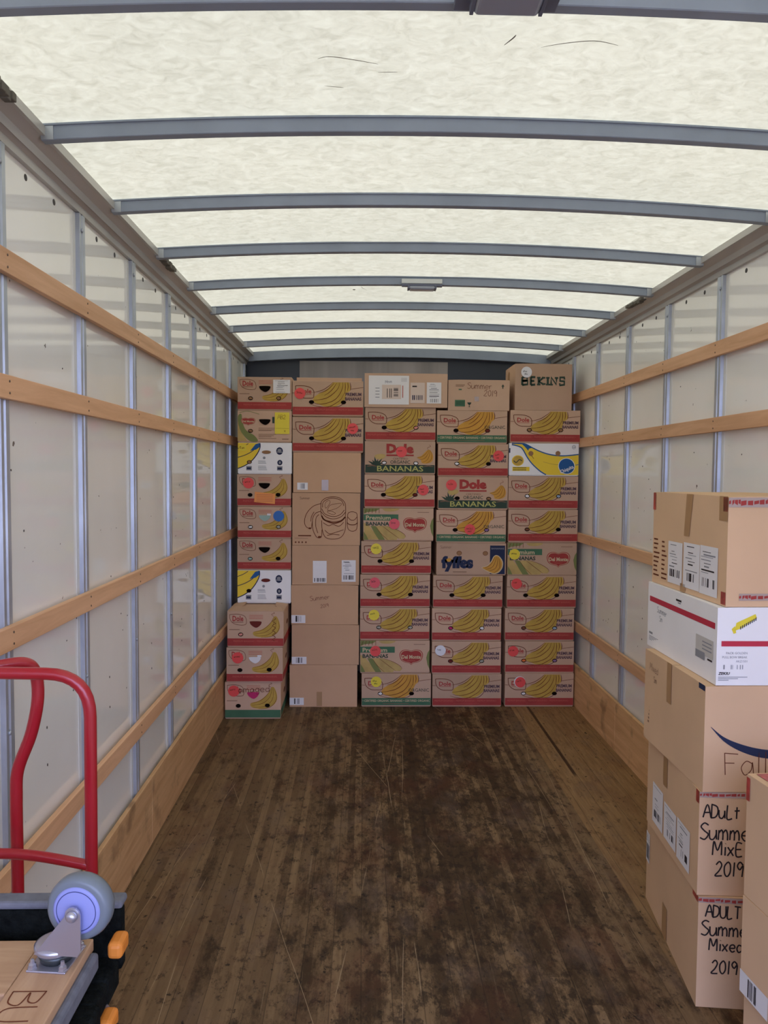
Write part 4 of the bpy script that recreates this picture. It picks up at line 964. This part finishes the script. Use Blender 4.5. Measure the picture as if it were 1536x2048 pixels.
banana_box('dole', 1.050, YW, 1.454, .241, 'premium banana carton right under the white carton with the giant banana', None, 'wb', -.002)
banana_box('dole', 1.052, YW, 1.212, .240, 'premium banana carton without disc, between another such carton and the yellow-disc green-lettered one', None, 'nk', .002)
banana_box('delmonte', 1.050, YW, .970, .240, 'green-lettered banana carton with a yellow disc at its left, right column', ('yellow', .1, .35))
banana_box('dole', 1.050, YW, .731, .238, 'premium banana carton with red disc, directly under the yellow-disc green-lettered carton', ('red', .136, .247), 'kk', .001)
banana_box('dole', 1.040, YW, .488, .241, 'premium banana carton without disc, third from the floor in the right column', None, 'nb', -.002)
banana_box('dole', 1.044, YW, .250, .236, 'premium banana carton with an orange patch in one hole and red disc', ('red', .114, .31), 'ov')
banana_box('dole', 1.046, YW, 0, .249, 'premium banana carton with white-rimmed red disc, on the floor at the right', ('red_white', .22, .263), 'wk')

kraftN = mat('tan_cardboard', 'dcb892', .85, spec=.2, noise=.06, nscale=3, bump=.12, bscale=10, obj_rand=.04)
# ------------------------------------------------------------------ near stack on the right
GN = 'big cartons in the near right stack'
def addr(F, d_, h_, spec):
    for (u0, z0, u1, z1, sd) in spec: label_on(F, u0, z0, u1, z1, sd, (.15, .16, .85, .34), None, True, 0)
def one_label(u0, z0, u1, z1, sd, bars=(.15, .16, .85, .34)):
    return ('shipping_label', 'left', (lambda F, a, b: label_on(F, u0, z0, u1, z1, sd, bars, None, True, 0)), None)
def tp(name, side, x0, z0, x1, z1, M, lb=None): return (name, side, (lambda F, a, b: F.rect(x0, z0, x1, z1, M, 0)), lb)
def rtape_band(side, y_frac, w0, w1, hh):
    def d(F, a, h_):
        F.rect(w0 * a, y_frac * h_ - hh, w1 * a, y_frac * h_, clear_tape, 0); x = w0 * a; q = random.Random(int(a * 1000))
        while x < w1 * a - .02:
            l_ = q.uniform(.006, .018); y = y_frac * h_ - hh * q.uniform(.15, .3); F.face([(x, y - hh * q.uniform(.35, .6)), (x + l_, y - hh * q.uniform(.35, .6)), (x + l_, y), (x, y - hh * q.uniform(0, .15))], ink_red, 1); x += l_ + q.uniform(.001, .006)
    return ('printed_tape', side, d, 'clear tape with red print')
def left_e(F, d_, h_): F.line([(.27, .24), (.28, .14)], .012, ink_faint, 1)
def writ(z_off, txts):
    def d(F, a, h_):
        for t_, x, zz, h in txts: F.hand(t_, x, zz, h, .0048, ink_black, 1, -.02, .82)
    return d
carton(1.082, 2.408, 0, .40, .655, .3645, 'big brown box marked Adult Summer Mixed 2019, on the floor in the near right stack', kraftN, rz=-.114, group=GN,
       front=writ(0, [('ADULT', .022, .300, .040), ('Summe', .010, .240, .048), ('Mixed', .036, .190, .040), ('2019', .045, .115, .044)]),
       parts=[one_label(.0, .16, .05, .28, 31, (.1, .1, .9, .6)), tp('packing_tape', 'left', .25, .0, .31, .12, brown_tape), rtape_band('front', 1.0, .0, 1.0, .018), tp('red_tape', 'left', .60, .345, .654, .366, red_tape)])
carton(1.079, 2.415, .366, .42, .545, .3385, 'big brown box with black marker writing and three slanting labels, second from the floor', kraftN, rz=-.066, group=GN,
       front=writ(0, [('ADuLt', .012, .255, .044), ('Summe', .004, .185, .052), ('MixE', .045, .133, .046), ('2019', .055, .065, .048)]),
       parts=[one_label(.075, .035, .195, .185, 33), one_label(.21, .035, .34, .165, 34), one_label(.35, .03, .475, .17, 35), tp('packing_tape', 'left', .19, .22, .235, .34, brown_tape), rtape_band('front', 1.0, .0, 1.0, .018), tp('red_tape', 'left', .52, .30, .545, .34, red_tape)])
def smile(F, w_, h_):
    P = [(.020, .212), (.06, .180), (.11, .158), (.17, .142), (.23, .136), (.29, .142), (.34, .158), (.40, .19)]
    L1 = [(x, z) for x, z in P]; L2 = [(x, z - .028 * math.sin(math.pi * min(1, (i + .15) / (len(P) - 1) * .95))) for i, (x, z) in enumerate(P)]
    F.poly([(q.x, q.y) for q in cr_spline([(a, b, 0) for a, b in L1], False, 4)] + [(q.x, q.y) for q in reversed(cr_spline([(a, b, 0) for a, b in L2], False, 4))], ink_navy, 1)
    F.hand('Fall', .064, .055, .072, .0028, ink_line, 1, .02, 1.1)
def left_c(F, d_, h_):
    F.hand('Mixed', .05, .275, .026, .002, ink_faint, 1, -.05); F.hand('Sm', .09, .235, .022, .002, ink_faint, 1); F.t = None
    for k in range(5): F.rect(.04 + .004 * k, .07 + .014 * k, .055, .078 + .014 * k, ink_faint, 1)
carton(1.085, 2.408, .706, .44, .53, .3425, 'big brown box with a curved navy swoosh, under the white box', kraftN, front=smile, left=left_c, rz=-.004, group=GN,
       parts=[tp('packing_tape', 'left', .22, .2, .26, .344, brown_tape), tp('dark_tape', 'left', .485, .325, .53, .343, ink_navy, 'small dark tape patch')])
stripeM = mat('crimson_stripe', 'c02f45', .6)
def white_front(F, w_, h_):
    F.rect(.014, .125, w_, .142, stripeM, 1)
    F.face([(.055, .175), (.075, .182), (.125, .215), (.12, .228), (.06, .20)], stick['yellow'], 1); F.face([(.045, .18), (.052, .165), (.06, .168), (.056, .19)], stick['yellow'], 1)
    for k in range(9): F.face([(.072 + k * .006, .178 + k * .0035), (.075 + k * .006, .180 + k * .0035), (.075 + k * .006, .190 + k * .0035), (.072 + k * .006, .188 + k * .0035)], ink_navy, 2)
    F.text('PACK GOLDEN', .030, .1, .098, .107, c_grey, 1); F.text('PULL BOW BREAK', .018, .087, .098, .094, c_grey, 1); F.text('AKZ1501', .062, .074, .098, .081, c_grey, 1)
    F.barcode(.022, .052, .085, .066, 26, c_grey, 1); F.text('ZEKIU', .006, .034, .042, .043, ink_black, 1, .03, .2)
    for k in range(3): F.rect(.006, .026 - k * .005, .10 - k * .03, .028 - k * .005, c_grey, 1)
def white_left(F, d_, h_):
    F.rect(.02, .176, .578, .196, stripeM, 1)
    F.rect(.268, .217, .315, .224, ink_black, 1); F.rect(.285, .21, .31, .214, c_grey, 1)
    F.hand('Summer', .095, .145, .022, .0018, c_grey, 1, -.05); F.hand('Sm', .12, .115, .02, .0018, c_grey, 1)
    F.rect(.02, .05, .055, .058, c_grey, 1)
    for k in range(4): F.rect(.02, .04 - k * .005, .11 - k * .02, .042 - k * .005, c_grey, 1)
    F.rect(.44, .075, .57, .135, mat('faint_grey_paper', 'c9c5bd', .7), 1)
    for k in range(3): F.rect(.49, .118 - k * .012, .56, .122 - k * .012, c_grey, 2)
    F.rect(.44, .06, .51, .085, c_grey, 2); F.rect(.53, .066, .565, .072, ink_black, 2)
carton(1.117, 2.408, 1.050, .43, .592, .2485, 'white box with crimson stripe, between two brown boxes in the near right stack', whitebox, front=white_front, left=white_left, rz=.003, group=GN)
def left_a(F, d_, h_):
    r = random.Random(4)
    for k in range(9):
        F.rect(.012, .165 - k * .017, .012 + r.uniform(.03, .055), .171 - k * .017, ink_line, 1)
        F.rect(.085, .160 - k * .017, .085 + r.uniform(.02, .05), .166 - k * .017, ink_line, 1)
def tapes_a(F, a, h_): F.face([(.27, .2), (.31, .2), (.335, .348), (.285, .348)], brown_tape, 0)
carton(1.142, 2.410, 1.300, .42, .574, .348, 'large brown box with three white labels, top of the near right stack', kraftN, left=left_a, rz=.035, group=GN,
       parts=[('packing_tape', 'left', tapes_a, 'brown tape strip'), tp('packing_tape', 'left', .52, .27, .574, .348, brown_tape), tp('packing_tape', 'left', .25, 0, .29, .03, brown_tape), one_label(.145, .02, .262, .172, 21), one_label(.272, .02, .395, .178, 22), one_label(.397, .018, .52, .18, 23),
              tp('red_tape', 'left', .545, .30, .574, .345, red_tape, 'red printed tape on the corner'), tp('red_tape', 'left', .0, .28, .022, .345, red_tape), tp('red_tape', 'left', .545, .005, .574, .045, red_tape), rtape_band('front', .99, .0, .35, .03), rtape_band('front', .12, .1, .6, .022)])
# nearer stack cut by the right edge
GF = 'cartons cut by the right edge of the picture'
fx = lambda d: 1.118
for z0, h, dx, lb, parts in ((0, .264, .012, 'brown box low at the right edge, lowest of the cut-off cartons', []),
                         (.266, .277, 0, 'brown box with a barcode label at the right edge, middle of the cut-off cartons', [one_label(.0, .002, .13, .066, 41, (.25, .1, .6, .9))]),
                         (.545, .343, .002, 'brown box with red corner tape at the right edge, uppermost of the cut-off cartons', [tp('red_tape', 'left', .0, .27, .016, .335, red_tape, 'red tape on the corner')])):
    carton(1.112 + dx, 1.60, z0, .42, .50, h, lb, kraftN, rz=.0877, group=GF, parts=parts)
bm = bmesh.new(); mats = []
top = [o for o in bpy.data.objects if o.get('label', '').startswith('brown box with red corner tape')][0]
F = Face(bm, mats, (-.21, -.25, .343), (1, 0, 0), (0, 1, 0), (0, 0, 1), 3); F.rect(.02, .44, .40, .49, red_tape, 1); q = finish(bm, 'red_tape', mats, top); q['label'] = 'red printed tape across the top'

# ------------------------------------------------------------------ red hand truck
redp = mat('red_enamel', 'a81926', .28, spec=.5, noise=.05, nscale=4, coat=.25)
ht = thing('hand_truck', 'red tubular hand truck standing against the left wall behind the dollies', 'hand truck', (-.75, 1.72, 0))
inv = Vector((-.75, 1.72, 0))
R_ = .0135
bm = bmesh.new(); tube_bm(bm, [Vector(p) - inv for p in round_path([(-.600, 1.70, .03), (-.597, 1.70, .7), (-.595, 1.70, 1.27), (-.935, 1.70, 1.275), (-.935, 1.70, .03)], .095)], R_, 18); finish(bm, 'frame', redp, ht)
bm = bmesh.new()
pts = cr_spline([(-.803, 1.80, .03), (-.803, 1.80, .5), (-.803, 1.80, .80), (-.803, 1.80, .95), (-.798, 1.80, 1.02), (-.768, 1.80, 1.10), (-.752, 1.80, 1.17), (-.750, 1.80, 1.22), (-.757, 1.795, 1.258), (-.775, 1.78, 1.275), (-.82, 1.75, 1.275), (-.88, 1.72, 1.272), (-.925, 1.70, 1.268)], False, 6)
tube_bm(bm, [Vector(p) - inv for p in pts], R_ * 1.03, 18); finish(bm, 'handle_loop', redp, ht)
bm = bmesh.new()
pts = cr_spline([(-.935, 1.70, .862), (-.83, 1.705, .868), (-.72, 1.705, .862), (-.60, 1.70, .842)], False, 6)
tube_bm(bm, [Vector(p) - inv for p in pts], .0115, 14)
finish(bm, 'crossbar', redp, ht)
for z in (.30, .55):
    bm = bmesh.new(); tube_bm(bm, [Vector(p) - inv for p in ((-.935, 1.70, z), (-.60, 1.70, z))], .011, 12); finish(bm, 'crossbar', redp, ht)
bx('toe_plate', (-.18, -.14, .0), (.145, -.01, .008), redp, ht, .002)
rub = mat('black_rubber', '1c1c1d', .8)
for s in (-1, 1):
    bm = bmesh.new(); lathe_bm(bm, [(.02, -.02), (.07, -.02), (.085, -.012), (.085, .012), (.07, .02), (.02, .02)], Matrix.Translation((-.015 + s * .10, .075, .085)) @ Matrix.Rotation(math.pi / 2, 4, 'Y'), 28); finish(bm, 'wheel', rub, ht)
bm = bmesh.new(); tube_bm(bm, [(-.12, .075, .085), (.09, .075, .085)], .01); finish(bm, 'axle', galv, ht)

# ------------------------------------------------------------------ furniture dollies, stacked
plank = wood_mat('raw_plank_wood', 'a98464', 'c6a380', scale=6)
carpet = mat('black_carpet', '121514', .95, spec=.1, noise=.5, nscale=60, bump=.8, bscale=90)
carpet_edge = mat('grey_carpet_backing', '6e7078', .9, spec=.1, noise=.15, nscale=50)
zinc = mat('zinc_plated_steel', 'b9b9c4', .28, metal=.75)
tyre = mat('grey_rubber_tyre', '6f7880', .35, spec=.5); hub = mat('pale_blue_hub', '8f96cf', .4); ring = mat('dark_blue_ring', '3e4478', .5)
orange_p = mat('orange_plastic', 'd98434', .5)
DX0, DX1, DY0, DY1 = -1.0 + .06, -.437, .40, 1.252
def caster(parent, loc, rz, up=True, ty=None, hb=None):
    """swivel caster standing up (deck upside down) or hanging"""
    c = bpy.data.objects.new('caster', None); COL.objects.link(c); c.parent = parent; c.location = loc; c.rotation_euler = (0 if up else math.pi, 0, rz); c.empty_display_size = .05
    bx('mounting_plate', (-.031, -.024, 0), (.031, .048, .003), zinc, c, .001)
    for a, b in ((-.024, -.017), (.024, -.017), (-.024, .041), (.024, .041)):
        bm = bmesh.new(); lathe_bm(bm, [(.0075, .003), (.0075, .005), (.0062, .0055), (.0062, .010), (.0035, .0115), (.003, .017), (.001, .0175)], Matrix.Translation((a, b, 0)), 6 if a else 12, 0, False); finish(bm, 'bolt', zinc, c)
    bm = bmesh.new(); lathe_bm(bm, [(.024, .003), (.026, .010), (.028, .014), (.024, .017), (.008, .018)], Matrix.Translation((0, .012, 0)), 28); finish(bm, 'swivel_housing', mat('dark_zinc', '4e5454', .4, metal=.6), c)
    bm = bmesh.new(); lathe_bm(bm, [(.008, .018), (.030, .018), (.033, .022), (.033, .028), (.028, .031), (.02, .030), (.008, .030)], Matrix.Translation((0, .012, 0)), 32)
    # fork cheeks rising from the swivel towards the axle at (+x)
    ax, az = .040, .088
    for yy in (-.0165, .0405):
        prof = [(-.022, .024), (.047, .024), (.0525, .034), (.0525, az), (.0505, az + .007), (.046, az + .0115), (.040, az + .0130), (.034, az + .0115), (.0295, az + .007), (.0275, az - .002)]
        A = [bm.verts.new((x, yy, z)) for x, z in prof]; B = [bm.verts.new((x, yy + .0028, z)) for x, z in prof]; n = len(prof)
        for i in range(n): bm.faces.new((A[i], A[(i + 1) % n], B[(i + 1) % n], B[i]))
        bm.faces.new(A); bm.faces.new(B[::-1])
    bmesh.ops.recalc_face_normals(bm, faces=bm.faces[:]); finish(bm, 'fork', zinc, c)
    bm = bmesh.new(); lathe_bm(bm, [(.0075, 0), (.0085, .002), (.0085, .005), (.006, .008), (.002, .009)], Matrix.Translation((ax, -.0165, az)) @ Matrix.Rotation(math.pi / 2, 4, 'X'), 20)
    lathe_bm(bm, [(.004, 0), (.004, .065)], Matrix.Translation((ax, .046, az)) @ Matrix.Rotation(math.pi / 2, 4, 'X'), 12); finish(bm, 'axle_bolt', zinc, c)
    mt = Matrix.Translation((ax, .0134, az)) @ Matrix.Rotation(math.pi / 2, 4, 'X'); Rw = .0508
    bm = bmesh.new(); lathe_bm(bm, [(.037, -.0155), (.043, -.0158), (.048, -.013), (Rw, -.006), (Rw, .006), (.048, .013), (.043, .0158), (.037, .0155)], mt, 56); finish(bm, 'tyre', ty or tyre, c)
    bm = bmesh.new(); lathe_bm(bm, [(.006, -.0178), (.034, -.0178), (.0372, -.0165), (.0372, .0165), (.034, .0178), (.006, .0178)], mt, 48)
    for sg in (-1, 1):
        ra = [[bm.verts.new(mt @ Vector((rr * math.cos(2 * math.pi * k / 48), rr * math.sin(2 * math.pi * k / 48), sg * .0181))) for k in range(48)] for rr in (.0318, .0305)]
        for k in range(48): bm.faces.new((ra[0][k], ra[0][(k + 1) % 48], ra[1][(k + 1) % 48], ra[1][k])).material_index = 1
    finish(bm, 'hub', [hb or hub, ring], c)
    return c
ZD = .950
dl = thing('furniture_dolly', 'upturned raw wood furniture dolly with a grey caster, top of the stack at lower left', 'dolly', (-.66, .83, ZD - .03), 0, 'furniture dollies')
def rel(p): return (p[0] + .66, p[1] - .83, p[2] - (ZD - .03))
def dbx(name, a, b, M, par, bev=.003): return bx(name, rel(a), rel(b), M, par, bev)
plankX = wood_mat('raw_plank_wood_cross', 'a98464', 'c6a380', False, 6)
bm = bmesh.new(); mats = [plank]
box_bm(bm, rel((DX1 - .082, DY0, ZD - .02)), rel((DX1, DY1, ZD)), .002)
for v in bm.verts:
    if v.co.y > rel((0, DY1 - .01, 0))[1] and v.co.x < rel((DX1 - .05, 0, 0))[0]: v.co.y -= .0
Fd = Face(bm, mats, rel((DX1, DY1, ZD)), (0, -1, 0), (1, 0, 0), (0, 0, 1), 0)
Fd.hand('BULL', .128, -.072, .048, .0022, ink_line, 1, 0, 1.1)
finish(bm, 'side_board', mats, dl)
dbx('side_board', (DX0, DY0, ZD - .02), (DX0 + .09, DY1, ZD), plank, dl)
for y0, y1 in ((DY1 - .135, DY1 - .001), (DY0, DY0 + .12)):
    dbx('cross_board', (DX0 + .091, y0, ZD - .0205), (DX1 - .083, y1, ZD - .001), plankX, dl)
for y0, y1 in ((DY1 - .13, DY1 + .012), (DY0 - .01, DY0 + .12)):
    dbx('carpet_pad', (DX0 - .01, y0, ZD - .047), (DX1 - .005, y1, ZD - .021), carpet, dl, .006)
dbx('carpet_pad', (DX1 - .003, DY0 + .05, ZD - .044), (DX1 + .013, DY1 - .012, ZD - .014), carpet_edge, dl, .006)
cx_, cy_c = -.477, 1.186
caster(dl, rel((cx_, cy_c, ZD)), math.radians(-6))
for p_ in ((DX0 + .045, DY1 - .07), (DX0 + .045, DY0 + .06), (DX1 - .045, DY0 + .06)): caster(dl, rel((p_[0], p_[1], ZD)), rnd.uniform(0, 6))

# lower dollies: carpeted frames whose far pad stands proud behind the top one
def under_dolly(zt, dx, dy, label, pad, orange=True):
    d = thing('furniture_dolly', label, 'dolly', (-.66, .83, zt - .045), 0, 'furniture dollies')
    q = lambda p: (p[0] + .66, p[1] - .83, p[2] - (zt - .045))
    x1 = DX1 + dx; y1 = DY1 + dy
    for a, b in (((DX0, DY0, zt - .022), (DX0 + .09, y1, zt)), ((x1 - .085, DY0, zt - .022), (x1 - .03, y1, zt - .002))): bx('side_board', q(a), q(b), plank, d, .003)
    for a, b in (((DX0 + .091, y1 - .12, zt - .0225), (x1 - .086, y1 - .001, zt - .001)), ((DX0 + .091, DY0, zt - .0225), (x1 - .086, DY0 + .1, zt - .001))): bx('cross_board', q(a), q(b), plankX, d, .003)
    # carpet wrap: lumpy strip following the right side
    bm = bmesh.new(); r = random.Random(int(zt * 100)); n = 16
    for k in range(n):
        ya = DY0 + (y1 - DY0) * k / n; yb = DY0 + (y1 - DY0) * (k + 1) / n
        box_bm(bm, q((x1 - .07, ya, zt - .045 - r.uniform(0, .02))), q((x1 + r.uniform(.004, .018), yb + .006, zt + r.uniform(-.010, .0) - (.004 if pad else 0))), .006)
    finish(bm, 'carpet_pad', carpet, d)
    if pad:
        bx('carpet_pad', q((DX0, y1 + .004, zt - .03)), q((x1 + .012, y1 + .03, pad - .006)), carpet, d, .006)
        bx('pad_backing', q((DX0, y1 + .002, pad - .0055)), q((x1 + .014, y1 + .036, pad + .008)), carpet_edge, d, .005)
    for p_ in ((x1 - .035, y1 - .08), (x1 - .035, DY0 + .08), (DX0 + .05, y1 - .08), (DX0 + .05, DY0 + .08)): caster(d, q((p_[0], p_[1], zt - .0225)), rnd.uniform(-.3, .3) if p_[0] > -.6 else 1, False, rub, orange_p if orange else None)
    if orange:
        for yy, zz in ((1.262, .934), (1.205, .842)):
            bm = bmesh.new(); box_bm(bm, q((x1 + .002, yy - .022, zz - .015)), q((x1 + .027, yy + .022, zz + .013)), .008, 0, 3)
            finish(bm, 'corner_bumper', orange_p, d)
under_dolly(.902, .022, .030, 'black carpeted dolly directly under the upturned wooden one, with orange corner bumpers', .985)
for k, (z, l) in enumerate(((.7175, 'black carpeted dolly in the stack, second from its top, orange bumper beside the floor'), (.5325, 'black carpeted dolly, third down in the stack at lower left'), (.3475, 'black carpeted dolly, second from the bottom of the stack'), (.1625, 'black carpeted dolly, bottom of the stack, standing on the floor'))):
    under_dolly(z, .020 - .004 * k, .02, l, 0, False)
